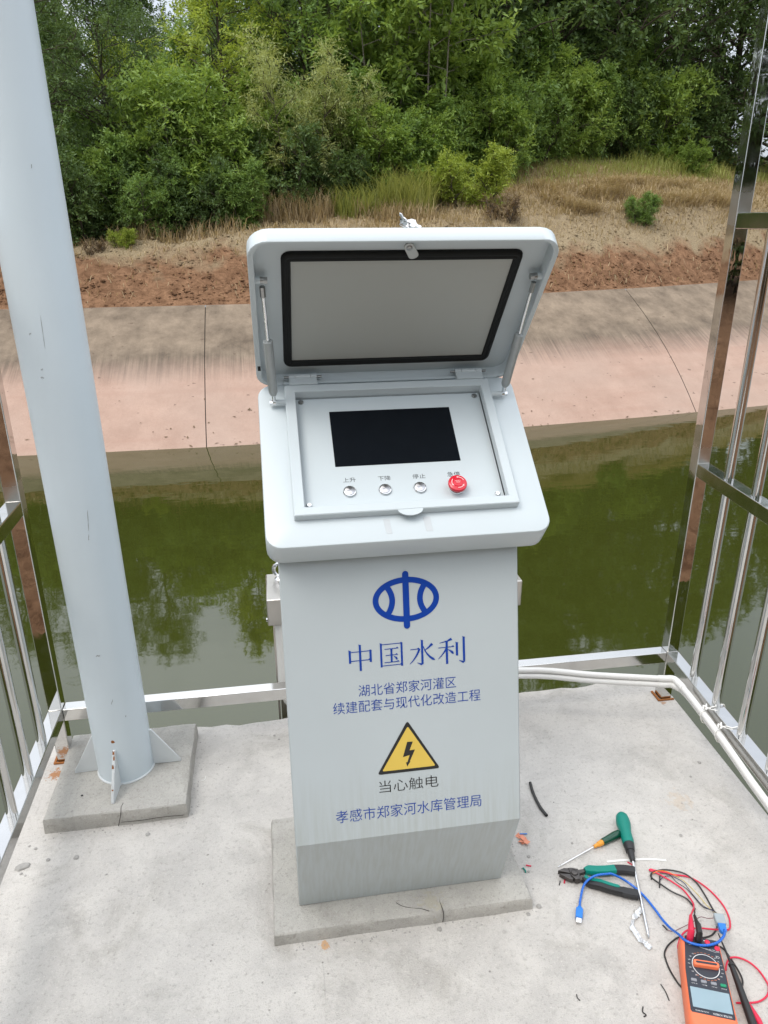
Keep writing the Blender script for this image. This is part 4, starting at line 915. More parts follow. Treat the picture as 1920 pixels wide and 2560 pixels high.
loe = smooth_pts([(.734,1.1635,0),(.748,1.1570,0),(.760,1.1520,0),(.766,1.1500,0)], 4)
mk('grip_end', ribbon_solid(loe, [.0118]*(len(loe)-2)+[.0105,.0070], .004, .0185), M_blk, pl)
jaw = MB().prism([(.6080,1.2398,.005),(.6240,1.2445,.005),(.6385,1.2420,.005),(.6410,1.2330,.005),(.6330,1.2285,.005),(.6220,1.2340,.005)], (0,0,.012))
jaw2 = MB().prism([(.6085,1.2322,.005),(.6215,1.2295,.005),(.6330,1.2270,.005),(.6400,1.2200,.005),(.6340,1.2105,.005),(.6250,1.2150,.005)], (0,0,.011))
mk('jaw', jaw, M_jaw, pl, bevel=.0006); mk('jaw', jaw2, M_jaw, pl, bevel=.0006)
mk('joint', MB().prism([(.6340,1.2425,.004),(.6440,1.2410,.004),(.6560,1.2360,.004),(.6560,1.2270,.004),(.6500,1.2080,.004),(.6400,1.2080,.004),(.6330,1.2200,.004)], (0,0,.0145)).lathe((.6435,1.2265,.0185),(0,0,1),[(0,.0085),(.002,.0085),(.003,.007)],20).prism([(.654,1.2360,.006),(.676,1.2370,.006),(.676,1.2290,.006),(.655,1.2250,.006)], (0,0,.009)).prism([(.648,1.2170,.006),(.664,1.2170,.006),(.668,1.2070,.006),(.648,1.2085,.006)], (0,0,.009)), M_jaw, pl, bevel=.001)

# litter
def single(name, mb, mat, loc, label, cat, group=None, sharp=50): return mk(name, mb, mat, None, loc, label, cat, group, sharp=sharp)
single('heat_shrink_tube', MB().tube(smooth_pts([(.6480,1.545,.0045),(.6428,1.5056,.0045),(.6429,1.4567,.0045),(.6495,1.422,.0045)],6), .0042, 12, cap=False).tube(smooth_pts([(.6480,1.545,.0045),(.6428,1.5056,.0045),(.6429,1.4567,.0045),(.6495,1.422,.0045)],6), .0032, 12, cap=False), M_blkw, (.645,1.49,0), 'curved piece of black heat shrink tube near the pedestal', 'tube')
single('nylon_strip', MB().loft([[p+Vector((0,-.0028,0)), p+Vector((0,.0028,0)), p+Vector((0,.0022,.0014)), p+Vector((0,-.0022,.0014))] for p in [Vector(q) for q in ((.7415,1.2585,.0008),(.7650,1.2578,.0008),(.7881,1.2563,.0008),(.8100,1.2545,.0008),(.8341,1.2515,.0008),(.8600,1.2465,.0008),(.8846,1.2399,.0008))]]), M_tie, (.81,1.25,0), 'white nylon strip lying under the big screwdriver shaft', 'strip')
fm = MB(); r5 = random.Random(5); fl_ = smooth_pts([(.760,1.1211,.003),(.742,1.108,.003),(.7291,1.096,.003),(.7180,1.0803,.003),(.7205,1.053,.003),(.7270,1.038,.003),(.7335,1.0254,.003)], 5)
lp_ = []
for i, p in enumerate(fl_):
    t = (fl_[min(i+1,len(fl_)-1)]-fl_[max(i-1,0)]).normalized(); s = Vector((-t.y,t.x,0)); wd = .0062 if 9 > i or i > 14 else .0030
    lp_.append([p + s*(wd*k + r5.uniform(-.001,.001)) + Vector((0,0,r5.uniform(-.0012,.0030))) for k in (-1,-.5,0,.5,1)])
fm.loft(lp_, False, False, closed=False)
single('clear_film', fm, M_foil, (.735,1.07,0), 'crumpled strip of clear plastic film beside the screwdriver tip', 'scrap', sharp=20)
def bit(name, pts, r, mat, label, cat='scrap'): single(name, MB().tube(smooth_pts(pts, 3), r, 6), mat, pts[0], label, cat)
bit('wire_offcut', [(.5440,1.2800,.0018),(.5560,1.2755,.0018)], .0017, M_redw, 'short red wire offcut by the footing corner', 'wire offcut')
bit('wire_offcut', [(.6155,1.2160,.0018),(.6215,1.2270,.0018)], .0018, M_redw, 'short red wire offcut by the pliers tips', 'wire offcut')
bit('wire_offcut', [(.6020,1.2130,.0014),(.6060,1.2190,.0014),(.6085,1.2240,.0014)], .0012, M_blkw, 'tiny black wire offcut near the pliers tips', 'wire offcut')
bit('wire_offcut', [(.7900,1.2500,.0016),(.7990,1.2380,.0016)], .0015, M_redw, 'short red wire offcut between pliers and screwdriver', 'wire offcut')
bit('wire_offcut', [(.5345,1.2735,.0018),(.5370,1.2660,.0018),(.5365,1.2600,.0018)], .0022, M_teal, 'teal wire offcut lying at the footing edge', 'wire offcut')
bit('wire_offcut', [(.5610,1.3770,.0014),(.5800,1.3740,.0014)], .0013, M_bluep, 'blue wire offcut above the copper scrap', 'wire offcut')
bit('wire_offcut', [(.7153,.9496,.0014),(.7170,.9330,.0014),(.7150,.9156,.0014)], .0012, M_blkw, 'straight black wire offcut left of the multimeter', 'wire offcut')
bit('wire_offcut', [(.6577,.9123,.0012),(.6520,.9030,.0012),(.6560,.8960,.0012),(.6497,.8935,.0012)], .0013, M_blkw, 'crooked dark wire offcut at the bottom of the slab', 'wire offcut')
bit('wire_offcut', [(.5383,.9571,.0012),(.5370,.9500,.0012),(.5400,.9440,.0012)], .0011, M_blkw, 'little bent black wire offcut in front of the footing', 'wire offcut')
bit('thread', [(-.2520,1.7050,.0012),(-.2440,1.7030,.0012),(-.2390,1.7110,.0012),(-.2380,1.7200,.0012)], .0009, M_string, 'bent scrap of white thread right of the concrete block', 'thread')
cm_ = MB(); r6 = random.Random(11)
for i in range(7):
    cx, cy = .5655+r6.uniform(-.010,.010), 1.3560+r6.uniform(-.016,.014); a = r6.uniform(0,3)
    cm_.add([(cx+.011*math.cos(a+k*1.6)*r6.uniform(.5,1), cy+.011*math.sin(a+k*1.6)*r6.uniform(.5,1), .001+r6.uniform(0,.007)) for k in range(4)], [(0,1,2),(0,2,3)])
single('copper_scrap', cm_, M_copper, (.5655,1.356,0), 'crumpled scrap of copper coloured braid by the footing', 'scrap', sharp=0)
def stone(x, y, r, seed, z=0, flat=.55, stretch=1.0, rot=0):
    rr = random.Random(seed); mb = MB(); n = 9; L = []
    for k, (hh, f) in enumerate(((-.15,.80),(.25,1),(.7,.82),(1,.42))):
        L.append([Vector((x,y,z)) + Vector((math.cos(rot)*a*stretch - math.sin(rot)*b, math.sin(rot)*a*stretch + math.cos(rot)*b, r*flat*hh*rr.uniform(.85,1.1)))
                  for a, b in [(r*f*math.cos(t)*rr.uniform(.8,1.12), r*f*math.sin(t)*rr.uniform(.8,1.12)) for t in [2*math.pi*i/n for i in range(n)]]])
    return mb.loft(L)
single('stone', stone(-.655,1.4710,.0115,1,0,.5,1.75,.25), M_stone, (-.655,1.471,0), 'largest flat grey mortar lump by the left railing', 'stone', sharp=20)
single('stone', stone(-.5333,1.48,.0072,2), M_stone, (-.5333,1.48,0), 'round grey pebble in front of the concrete block', 'stone', sharp=20)
for i, (x, y, r) in enumerate(((-.5997,1.483,.0056),(-.3704,1.5279,.0066),(-.6395,1.5249,.0044),(-.6572,1.5357,.0036),(-.6527,1.4502,.0038),(-.6408,1.4427,.003),(.9616,1.308,.0042),(.6808,1.328,.0036),(.7446,1.1189,.0046),(-.0448,1.8669,.004),(-.0315,1.8474,.004),(.560,1.305,.005),(.545,1.262,.004),(.535,1.165,.007),(.30,1.145,.006),(.505,1.150,.005),(-.451,1.4155,.003),(1.155,1.55,.006),(1.10,1.50,.004))):
    single('stone', stone(x, y, r, 20+i), M_stone, (x,y,0), 'small loose grey pebble on the concrete platform', 'stone', 'small pebbles on the platform', sharp=20)
single('stone', stone(-.5616,1.5926,.0035,3,.044), M_stone, (-.5616,1.5926,.044), 'pale pebble on the concrete block left of its crack', 'stone', sharp=20)
single('stone', stone(-.5483,1.6467,.0035,4,.044), M_blk, (-.5483,1.6467,.044), 'tiny black chip on the concrete block by the pole', 'stone', sharp=20)
gm = MB(); r8 = random.Random(8)
for i in range(230):
    x, y = r8.uniform(-.6, 1.05), r8.uniform(.75, 1.9)
    if r8.random() < .6:
        e = r8.choice(((-.0587,.5173,1.1619,-1),(-.0587,.5173,1.1619,-1),(.5173,.5173,1.33,0),(-.629,-.2737,1.5716,-1),(-.2737,-.2737,1.74,0)))
        x = r8.uniform(e[0]-.005, e[1]+.02); y = e[2] + (r8.uniform(-.022,-.003) if e[3] else r8.uniform(-.16,.16)); 
        if e[3] == 0: x = e[0] + r8.uniform(.004,.022)
    if (-.06 < x < .517 and 1.16 < y < 1.5) or (-.63 < x < -.273 and 1.57 < y < 1.92): continue
    st = stone(x, y, r8.uniform(.0008,.0024), i); gm.add(st.v, st.f)
mk('grit', gm, M_stone, None, (0,1.3,0), 'fine mortar grit scattered around the footings', 'grit', kind='stuff', sharp=0)

# ================================================================= VEGETATION
rng = np.random.default_rng(5)
def leaf_mat(name, a, b, transl=.28, rough=.5, spec=.35):
    m, nt, p = mat_base(name)
    at = nt.nodes.new('ShaderNodeAttribute'); at.attribute_name = 'tint'; at.attribute_type = 'GEOMETRY'
    oi = nt.nodes.new('ShaderNodeObjectInfo')
    tc = nt.nodes.new('ShaderNodeTexCoord')
    n = noise(nt, tc.outputs['Object'], 1.1, 3)
    f = mth(nt, 'ADD', mth(nt, 'MULTIPLY', at.outputs['Fac'], .55), mth(nt, 'MULTIPLY', n, .6))
    f = mth(nt, 'ADD', f, mth(nt, 'MULTIPLY_ADD', oi.outputs['Random'], .3, -.2))
    c = mixc(nt, f, a, b); nt.links.new(c, p.inputs['Base Color']); p.inputs['Roughness'].default_value = rough; p.inputs['Specular IOR Level'].default_value = spec
    tr = nt.nodes.new('ShaderNodeBsdfTranslucent'); nt.links.new(mixc(nt, .5, c, (b[0]*1.6, b[1]*1.5, b[2]*.7)), tr.inputs[0])
    mx = nt.nodes.new('ShaderNodeMixShader'); mx.inputs[0].default_value = transl
    nt.links.new(p.outputs[0], mx.inputs[1]); nt.links.new(tr.outputs[0], mx.inputs[2]); nt.links.new(mx.outputs[0], nt.nodes['Material Output'].inputs[0])
    return m
L_dark = leaf_mat('dark leaves', (.052,.098,.030), (.150,.225,.078), .32)
L_mid = leaf_mat('mid green leaves', (.092,.175,.040), (.25,.365,.105), .36)
L_bright = leaf_mat('fresh green leaves', (.125,.215,.038), (.30,.41,.105), .38)
L_lime = leaf_mat('lime leaves', (.19,.265,.036), (.39,.47,.095), .38)
L_pale = leaf_mat('pale yellow green leaves', (.25,.30,.115), (.45,.49,.21), .38)
L_dry = leaf_mat('dry grass', (.22,.16,.090), (.56,.45,.29), .25, .8, .15)
L_grass = leaf_mat('green grass blades', (.16,.22,.05), (.42,.43,.15), .35, .6, .2)
L_red = leaf_mat('reddish weeds', (.09,.055,.03), (.19,.13,.07), .2)
M_bark = simple('grey brown bark', (.085,.07,.055), .9, 0, .15, .4, 12, bumpy=.5, bs=60)
M_barkl = simple('pale grey bark', (.20,.18,.15), .9, 0, .15, .3, 12, bumpy=.4, bs=60)

def np_mesh(name, verts, faces, mat, tint=None, smooth=False):
    me = bpy.data.meshes.new(name); nv, nf, k = len(verts), len(faces), faces.shape[1]
    me.vertices.add(nv); me.vertices.foreach_set('co', verts.astype(np.float32).ravel())
    me.loops.add(nf*k); me.loops.foreach_set('vertex_index', faces.astype(np.int32).ravel())
    me.polygons.add(nf); me.polygons.foreach_set('loop_start', (np.arange(nf)*k).astype(np.int32)); me.polygons.foreach_set('loop_total', np.full(nf, k, np.int32))
    if smooth: me.polygons.foreach_set('use_smooth', np.ones(nf, bool))
    me.update(calc_edges=True); me.materials.append(mat)
    if tint is not None:
        a = me.attributes.new('tint', 'FLOAT', 'POINT'); a.data.foreach_set('value', tint.astype(np.float32))
    return me
def unit(v): return v / np.maximum(np.linalg.norm(v, axis=-1, keepdims=True), 1e-9)
def leaves_mesh(name, P, Dv, Nv, Ln, Wd, mat, tint, fold=.18):
    D = unit(Dv); S = unit(np.cross(D, Nv)); Nn = np.cross(S, D); Ln = Ln[:, None]; Wd = Wd[:, None]
    v = np.stack([P, P + D*Ln*.45 + S*Wd*.5 + Nn*Wd*fold, P + D*Ln, P + D*Ln*.45 - S*Wd*.5 + Nn*Wd*fold], 1).reshape(-1, 3)
    i = np.arange(len(P))[:, None]*4
    f = np.concatenate([i + np.array([[0,1,2]]), i + np.array([[0,2,3]])], 0)
    return np_mesh(name, v, f, mat, np.repeat(tint, 4))
def tubes_mesh(name, lines, mat, sides=5):
    vs, fs = [], []; off = 0
    ang = np.arange(sides)/sides*2*np.pi
    for pts, r in lines:
        pts = np.array(pts); r = np.array(r); n = len(pts)
        t = unit(np.gradient(pts, axis=0)); ref = np.where(np.abs(t[:, 2:3]) < .9, [[0,0,1.]], [[1.,0,0]]); u = unit(np.cross(t, ref)); w_ = np.cross(t, u)
        ring = pts[:, None] + (u[:, None]*np.cos(ang)[None, :, None] + w_[:, None]*np.sin(ang)[None, :, None])*r[:, None, None]
        vs.append(ring.reshape(-1, 3)); a = np.arange(n-1)[:, None]*sides; k = np.arange(sides)[None]; k2 = (k+1) % sides
        fs.append((np.stack([a+k, a+k2, a+sides+k2, a+sides+k], -1).reshape(-1, 4)) + off); off += n*sides
    return np_mesh(name, np.concatenate(vs), np.concatenate(fs), mat, smooth=True)

def gen_plant(name, seed, H=10, stems=1, base_r=.12, stem_spread=.2, lean=.15, cb=.2, spread=2.6, limbs=26, branches=5, twigs=4, lpt=9, ll=.10, lw=.045, twig=.45, up=.45, droop=.25, mat=None, bark=None, flower=None, low_bias=0):
    g = np.random.default_rng(seed); wood = []; tp, td, tl = [], [], []
    for s in range(stems):
        az = g.uniform(0, 6.28); b = np.array([math.cos(az), math.sin(az), 0])*stem_spread*g.uniform(.3, 1)*(stems > 1)
        h = H*g.uniform(.72, 1) if stems > 1 else H
        n = 8; z = np.linspace(0, h, n); wv = np.cumsum(g.normal(0, lean*.12*h/n*2, (n, 2)), 0); wv[0] = 0
        ln = np.array([math.cos(az), math.sin(az)])*lean*(stems > 1)
        st = np.stack([b[0]+wv[:, 0]+ln[0]*z, b[1]+wv[:, 1]+ln[1]*z, z-.15], 1)
        r0 = base_r*(1 if stems == 1 else g.uniform(.5, 1)); wood.append((st, r0*(1-.86*z/h)))
        nl = max(3, limbs//stems)
        for i in range(nl):
            t = cb + (1-cb)*((i+g.uniform(0, 1))/nl); 
            if low_bias: t = cb + (1-cb)*((t-cb)/(1-cb))**(1+low_bias)
            q = t*(n-1); k = min(int(q), n-2); p0 = st[k] + (st[k+1]-st[k])*(q-k)
            a = i*2.4 + g.uniform(-.6, .6); rel = (t-cb)/(1-cb)
            L = spread*(.30 + .85*math.sin(math.pi*min(1, (.10+.9*rel))**.8))*g.uniform(.65, 1.15)*(1 if stems == 1 else .75)
            e = up + .5*rel + g.uniform(-.2, .2)
            d = np.array([math.cos(a)*math.cos(e), math.sin(a)*math.cos(e), math.sin(e)])
            m = 5; tt = np.linspace(0, 1, m)[:, None]
            lm = p0 + d*L*tt + np.array([0,0,-droop*L])*tt**2 + np.cumsum(g.normal(0, .035*L, (m, 3)), 0)*(tt > 0)
            rl0 = max(.012, r0*.34*(1-.6*t)); wood.append((lm, rl0*(1-.8*tt[:, 0])))
            for j in range(branches):
                u = .25 + .75*(j+g.uniform(.2, 1))/branches; q2 = min(u, .999)*(m-1); k2 = int(q2); p1 = lm[k2] + (lm[k2+1]-lm[k2])*(q2-k2)
                dd = unit(d*.7 + g.normal(0, .55, 3) + np.array([0,0,.15])); bl_ = L*.38*g.uniform(.6, 1.2)*(1.15-.5*u)
                br = p1 + dd*bl_*np.linspace(0, 1, 3)[:, None] + np.array([0,0,-droop*.5*bl_])*(np.linspace(0, 1, 3)[:, None])**2
                wood.append((br, [rl0*.3+.003, rl0*.2+.002, .002]))
                for kx in range(twigs):
                    v = g.uniform(.25, 1); p2 = br[0]*(1-v)+br[2]*v
                    tp.append(p2); td.append(unit(dd*.55 + g.normal(0, .6, 3) + np.array([0,0,.05-droop*.3]))); tl.append(twig*g.uniform(.6, 1.25))
    tp, td, tl = np.array(tp), np.array(td), np.array(tl); T = len(tp)
    ut = (np.arange(lpt)+.5)/lpt; 
    P = tp[:, None] + td[:, None]*(tl[:, None]*ut[None])[..., None] + np.array([0,0,-droop*.5])*(tl[:, None]*ut[None]**2)[..., None]
    side = unit(np.cross(td, g.normal(0, 1, (T, 3)) + np.array([0,0,1.5]))); sgn = np.where(np.arange(lpt) % 2 == 0, 1, -1)
    Dv = td[:, None]*.65 + side[:, None]*sgn[None, :, None]*.8 + g.normal(0, .28, (T, lpt, 3)) + np.array([0,0,-droop*.6])
    Nv = np.array([0,0,1.]) + g.normal(0, .42, (T, lpt, 3))
    P, Dv, Nv = P.reshape(-1, 3), Dv.reshape(-1, 3), Nv.reshape(-1, 3); n = len(P)
    tint = np.clip(np.repeat(g.uniform(0, 1, T), lpt)*.55 + g.uniform(0, .45, n), 0, 1)
    cr = leaves_mesh(name+' crown', P, Dv, Nv, 1.12*ll*g.uniform(.65, 1.25, n), 1.15*lw*g.uniform(.7, 1.2, n), mat, tint)
    return tubes_mesh(name+' trunk', wood, bark or M_bark), cr

PL = {}
PL['willow'] = gen_plant('willow', 1, H=5.6, base_r=.09, cb=.03, spread=1.7, limbs=60, branches=6, twigs=5, lpt=11, ll=.085, lw=.028, twig=.5, up=.4, droop=.35, mat=L_dark)
PL['dark'] = gen_plant('dark', 2, H=8, base_r=.13, cb=.04, spread=2.3, limbs=60, branches=6, twigs=5, lpt=9, ll=.13, lw=.065, twig=.45, mat=L_dark)
PL['mid'] = gen_plant('mid', 3, H=7, base_r=.11, cb=.05, spread=2.1, limbs=56, branches=6, twigs=5, lpt=9, ll=.13, lw=.06, twig=.45, mat=L_mid)
PL['airy'] = gen_plant('airy', 4, H=6.5, stems=4, base_r=.05, stem_spread=.4, lean=.13, cb=.40, spread=1.7, limbs=44, branches=5, twigs=5, lpt=8, ll=.16, lw=.075, twig=.45, up=.3, mat=L_bright, bark=M_barkl)
PL['yellow'] = gen_plant('yellow', 5, H=6, base_r=.08, cb=.10, spread=1.8, limbs=52, branches=6, twigs=5, lpt=9, ll=.10, lw=.045, twig=.4, up=.5, mat=L_lime)
PL['pinnate'] = gen_plant('pinnate', 6, H=3.6, stems=4, base_r=.04, stem_spread=.45, lean=.18, cb=.12, spread=1.3, limbs=44, branches=5, twigs=4, lpt=14, ll=.12, lw=.040, twig=.55, up=.4, droop=.4, mat=L_bright)
PL['bamboo'] = gen_plant('bamboo', 7, H=3.3, stems=10, base_r=.016, stem_spread=.55, lean=.2, cb=.12, spread=.85, limbs=100, branches=4, twigs=4, lpt=11, ll=.10, lw=.018, twig=.4, up=.7, droop=.3, mat=L_pale)
PL['bush'] = gen_plant('bush', 8, H=2.2, stems=6, base_r=.03, stem_spread=.45, lean=.32, cb=.02, spread=.9, limbs=84, branches=5, twigs=4, lpt=9, ll=.085, lw=.038, twig=.3, up=.5, mat=L_mid)
PL['darkbush'] = gen_plant('darkbush', 9, H=2.0, stems=6, base_r=.03, stem_spread=.5, lean=.32, cb=.0, spread=.95, limbs=84, branches=5, twigs=4, lpt=9, ll=.085, lw=.036, twig=.3, up=.45, mat=L_dark)
PL['limebush'] = gen_plant('limebush', 10, H=1.25, stems=9, base_r=.014, stem_spread=.55, lean=.38, cb=.0, spread=.5, limbs=90, branches=4, twigs=4, lpt=10, ll=.065, lw=.026, twig=.24, up=.7, mat=L_lime)
PL['brightbush'] = gen_plant('brightbush', 11, H=2.3, stems=6, base_r=.025, stem_spread=.45, lean=.3, cb=.02, spread=.9, limbs=78, branches=5, twigs=4, lpt=9, ll=.095, lw=.042, twig=.32, up=.5, mat=L_bright)
PL['redweed'] = gen_plant('redweed', 12, H=.7, stems=8, base_r=.008, stem_spread=.25, lean=.4, cb=.0, spread=.28, limbs=40, branches=3, twigs=3, lpt=6, ll=.045, lw=.018, twig=.14, up=.8, mat=L_red)
PL['pine'] = gen_plant('pine', 13, H=12, base_r=.14, cb=.36, spread=1.7, limbs=48, branches=5, twigs=5, lpt=9, ll=.13, lw=.05, twig=.5, up=.1, mat=L_dark)
PH = dict(willow=5.6, dark=8, mid=7, airy=6.5, yellow=6, pine=12, pinnate=3.6, bamboo=3.3, bush=2.2, darkbush=2.0, limebush=1.25, brightbush=2.3, redweed=.7)

def plant(kind, x, y, s, rot, name, label, cat, group=None, sz=1.0, z=None):
    t = bpy.data.objects.new(name, None); COL.objects.link(t); t.empty_display_size = .2
    t.location = (x, y, (ground_at(x, y) if z is None else z) - .03); t.rotation_euler = (0, 0, rot); t.scale = (s, s, s*sz)
    t['label'] = label; t['category'] = cat
    if group: t['group'] = group
    for nm, me in zip(('trunk', 'crown') if cat == 'tree' else ('stem', 'foliage'), PL[kind]):
        o = bpy.data.objects.new(nm, me); COL.objects.link(o); o.parent = t
    return t

T = plant
T('willow', -4.7, 17.6, .95, .3, 'tree', 'dark small leaved tree just right of the white pole', 'tree')
T('willow', -3.0, 18.4, .90, 2.1, 'tree', 'dark drooping tree left of the tall bright leaved shrub', 'tree')
T('pinnate', -1.45, 17.9, 1.0, .8, 'shrub', 'tall bright shrub with feathery compound leaves, left of the pale bamboo', 'shrub')
T('yellow', -.6, 20.2, .95, 1.2, 'tree', 'yellow green tree rising at the top behind the feathery shrub', 'tree')
T('bamboo', 1.05, 18.5, 1.0, .2, 'bamboo', 'pale yellow green bamboo clump left of the centre', 'bamboo')
T('bamboo', 1.95, 18.9, .8, 2.0, 'bamboo', 'shorter pale bamboo stand right of the larger pale clump', 'bamboo')
T('mid', 1.5, 21.2, .95, .5, 'tree', 'green tree above the pale bamboo clump', 'tree')
T('airy', 4.45, 20.3, 1.0, .9, 'tree', 'slender tree with bare grey stems and large light leaves near the centre', 'tree')
T('airy', 3.1, 20.0, .85, 2.9, 'tree', 'smaller pale stemmed sapling left of the slender grey stemmed tree', 'tree')
T('brightbush', 2.7, 18.7, .85, .4, 'shrub', 'fresh green shrub below the slender tree', 'shrub')
T('brightbush', 3.6, 19.0, .7, 2.2, 'shrub', 'low fresh green shrub behind the tall grass', 'shrub')
T('bush', 5.4, 20.6, 1.0, 1.0, 'shrub', 'rounded mid green shrub behind the lime bush', 'shrub')
T('bush', 7.0, 22.4, 1.1, 2.5, 'shrub', 'broad green shrub right of the lime bush', 'shrub')
T('brightbush', 8.5, 23.2, 1.15, .3, 'shrub', 'lighter green shrub in front of the dark right hand trees', 'shrub')
T('limebush', 5.0, 18.2, 1.0, .5, 'shrub', 'low lime green bush above the right end of the open lid', 'shrub')
T('limebush', 4.2, 18.4, .75, 1.5, 'shrub', 'smaller lime bush among the tall grass', 'shrub')
T('dark', 6.8, 24.3, 1.05, 3.1, 'tree', 'dark leafy tree behind the slender tree', 'tree')
T('dark', 9.0, 25.0, 1.15, 1.1, 'tree', 'dark leafy tree behind the lighter green shrub', 'tree')
T('dark', 11.6, 25.9, 1.3, 2.6, 'tree', 'tall dark tree right of centre', 'tree')
T('willow', 14.1, 26.4, 1.6, .2, 'tree', 'dark fine leaved tree left of the right railing post', 'tree')
T('dark', 17.0, 27.6, 1.25, 4.0, 'tree', 'dark tree behind the right railing post', 'tree')
T('bush', 10.2, 24.0, 1.1, 4.4, 'shrub', 'green shrub under the tall dark tree', 'shrub')
T('brightbush', 12.7, 25.0, 1.3, 5.1, 'shrub', 'paler shrub standing out of the dark right hand trees', 'shrub')
T('darkbush', 14.8, 25.7, 1.15, 1.5, 'shrub', 'dark shrub at the forest foot beside the right railing', 'shrub')
T('darkbush', 11.4, 24.6, 1.0, 2.6, 'shrub', 'dark shrub at the forest foot left of the paler shrub', 'shrub')
T('darkbush', -4.6, 16.8, .80, .2, 'shrub', 'low dark shrub beside the white pole', 'shrub')
T('darkbush', -3.4, 16.9, .80, 1.7, 'shrub', 'low dark shrub under the drooping tree', 'shrub')
T('bush', -2.3, 16.8, .62, 2.9, 'shrub', 'low green shrub in front of the drooping tree', 'shrub')
T('darkbush', -1.25, 17.0, .70, 4.0, 'shrub', 'low dark shrub under the feathery shrub', 'shrub')
T('bush', -.3, 17.2, .6, 5.1, 'shrub', 'low green shrub left of the dry reed clump', 'shrub')
T('darkbush', .5, 18.2, .9, .7, 'shrub', 'dark shrub behind the dry reed clump', 'shrub')
T('darkbush', 2.0, 18.2, .6, 2.4, 'shrub', 'dark shrub under the pale bamboo', 'shrub')
T('bush', 9.05, 17.85, .34, .5, 'shrub', 'small isolated green bush on the dry bank at the right', 'shrub')
T('redweed', 5.4, 17.0, 1.0, .5, 'weed', 'reddish green weed clump above the right corner of the lid', 'weed')
T('limebush', -2.6, 16.05, .30, .5, 'weed', 'small green weed tuft at the top of the bare bank', 'weed')
T('redweed', -3.1, 15.8, .55, 1.5, 'weed', 'withered reddish weed on the bare bank near the pole', 'weed')
T('brightbush', 13.2, 23.2, .45, .5, 'shrub', 'small fresh green shrub in the grass near the right post', 'shrub')
r9 = random.Random(21)
for x, y, kd, sz in ((-4.2,17.5,'bush',.9),(-3.3,17.7,'brightbush',.8),(-2.3,17.6,'bush',.85),(-.4,18.1,'brightbush',.95),(.4,18.9,'bush',1.0),(1.6,19.6,'bush',1.15),(2.4,19.5,'brightbush',1.0),(3.3,19.4,'bush',.95),(4.3,19.6,'brightbush',.9),(4.9,20.4,'bush',1.1),(6.0,20.7,'brightbush',1.0),(6.4,21.6,'bush',1.2),(7.8,22.6,'bush',1.0),(9.3,23.6,'brightbush',1.0),(-5.4,17.4,'bush',1.0),(-1.0,19.0,'brightbush',1.2),(2.9,20.6,'bush',1.5),(-2.2,19.0,'bush',1.3),(5.6,22.2,'brightbush',1.5),(8.0,24.0,'bush',1.5)):
    T(kd, x, y, sz, r9.uniform(0, 6), 'shrub', 'leafy green shrub in the thicket along the top of the bank', 'shrub', 'thicket shrubs')
for (y0, step, kinds) in ((21.6, 1.9, ('willow', 'mid', 'dark', 'yellow', 'mid', 'dark')), (24.6, 2.2, ('dark', 'mid', 'dark', 'willow', 'dark')), (28.5, 2.7, ('dark', 'mid', 'dark')), (34, 3.4, ('dark', 'dark', 'mid'))):
    x = -8 - (y0-21)*.5; k = 0
    while x < 9 + (y0-21)*1.3:
        yy = y0 + r9.uniform(-.7, .7) + max(0, x)*.22 + 1.6*sstep(3, 8, x); xx = x + r9.uniform(-.5, .5); kd = kinds[k % len(kinds)]; k += 1; x += step*r9.uniform(.85, 1.15)
        if xx > 5 and kd in ('yellow', 'willow'): kd = 'dark'
        if xx > 6 and y0 > 24 and r9.random() < .4: kd = 'pine'
        el = math.radians(25.5 + 11*sstep(0, 6, xx)); want = (-4.75 + math.tan(el)*yy - ground_at(xx, yy))*r9.uniform(.82, 1.0); sc_ = want/PH[kd]
        T(kd, xx, yy, min(max(sc_, .55), 1.5), r9.uniform(0, 6.28), 'tree', 'tall forest tree in the wood behind the front row', 'tree', 'trees deep in the wood')
for i, (x, y) in enumerate(tuple((-30 + k*1.9, 22.5 - .12*k + (k % 3)*1.1) for k in range(12)) + ((-14, 21.5), (-11, 20.5), (-8.8, 19.2), (-6.6, 18.3), (17.2, 25), (19.8, 26.5), (23, 28), (26.5, 30))):
    T(r9.choice(('dark', 'mid', 'willow')), x, y, .85 if x < 0 else 1.1, r9.uniform(0, 6), 'tree', 'forest edge tree beyond the railings', 'tree', 'trees along the forest edge')
# understorey shrubs that darken the gaps under the trees
for i in range(22):
    x = -7 + i*1.12 + r9.uniform(-.3, .3); y = y_top(x) + r9.uniform(6.2, 8.5) + 2.4*sstep(2, 8, x)
    T(r9.choice(('darkbush', 'bush', 'bush')), x, y, r9.uniform(1.0, 1.45), r9.uniform(0, 6), 'shrub', 'shrub in the undergrowth beneath the forest trees', 'shrub', 'undergrowth shrubs')
# trees behind the photographer, mirrored in the steel posts
for i in range(26):
    T('dark' if i % 3 else 'mid', -14 + (i % 13)*2.1 + r9.uniform(-.4, .4), (-9.0 if i < 13 else -12.5) - r9.uniform(0, 1.5), r9.uniform(.8, 1.0), r9.uniform(0, 6), 'tree', 'tree on the near bank behind the platform', 'tree', 'trees behind the platform', z=.1)

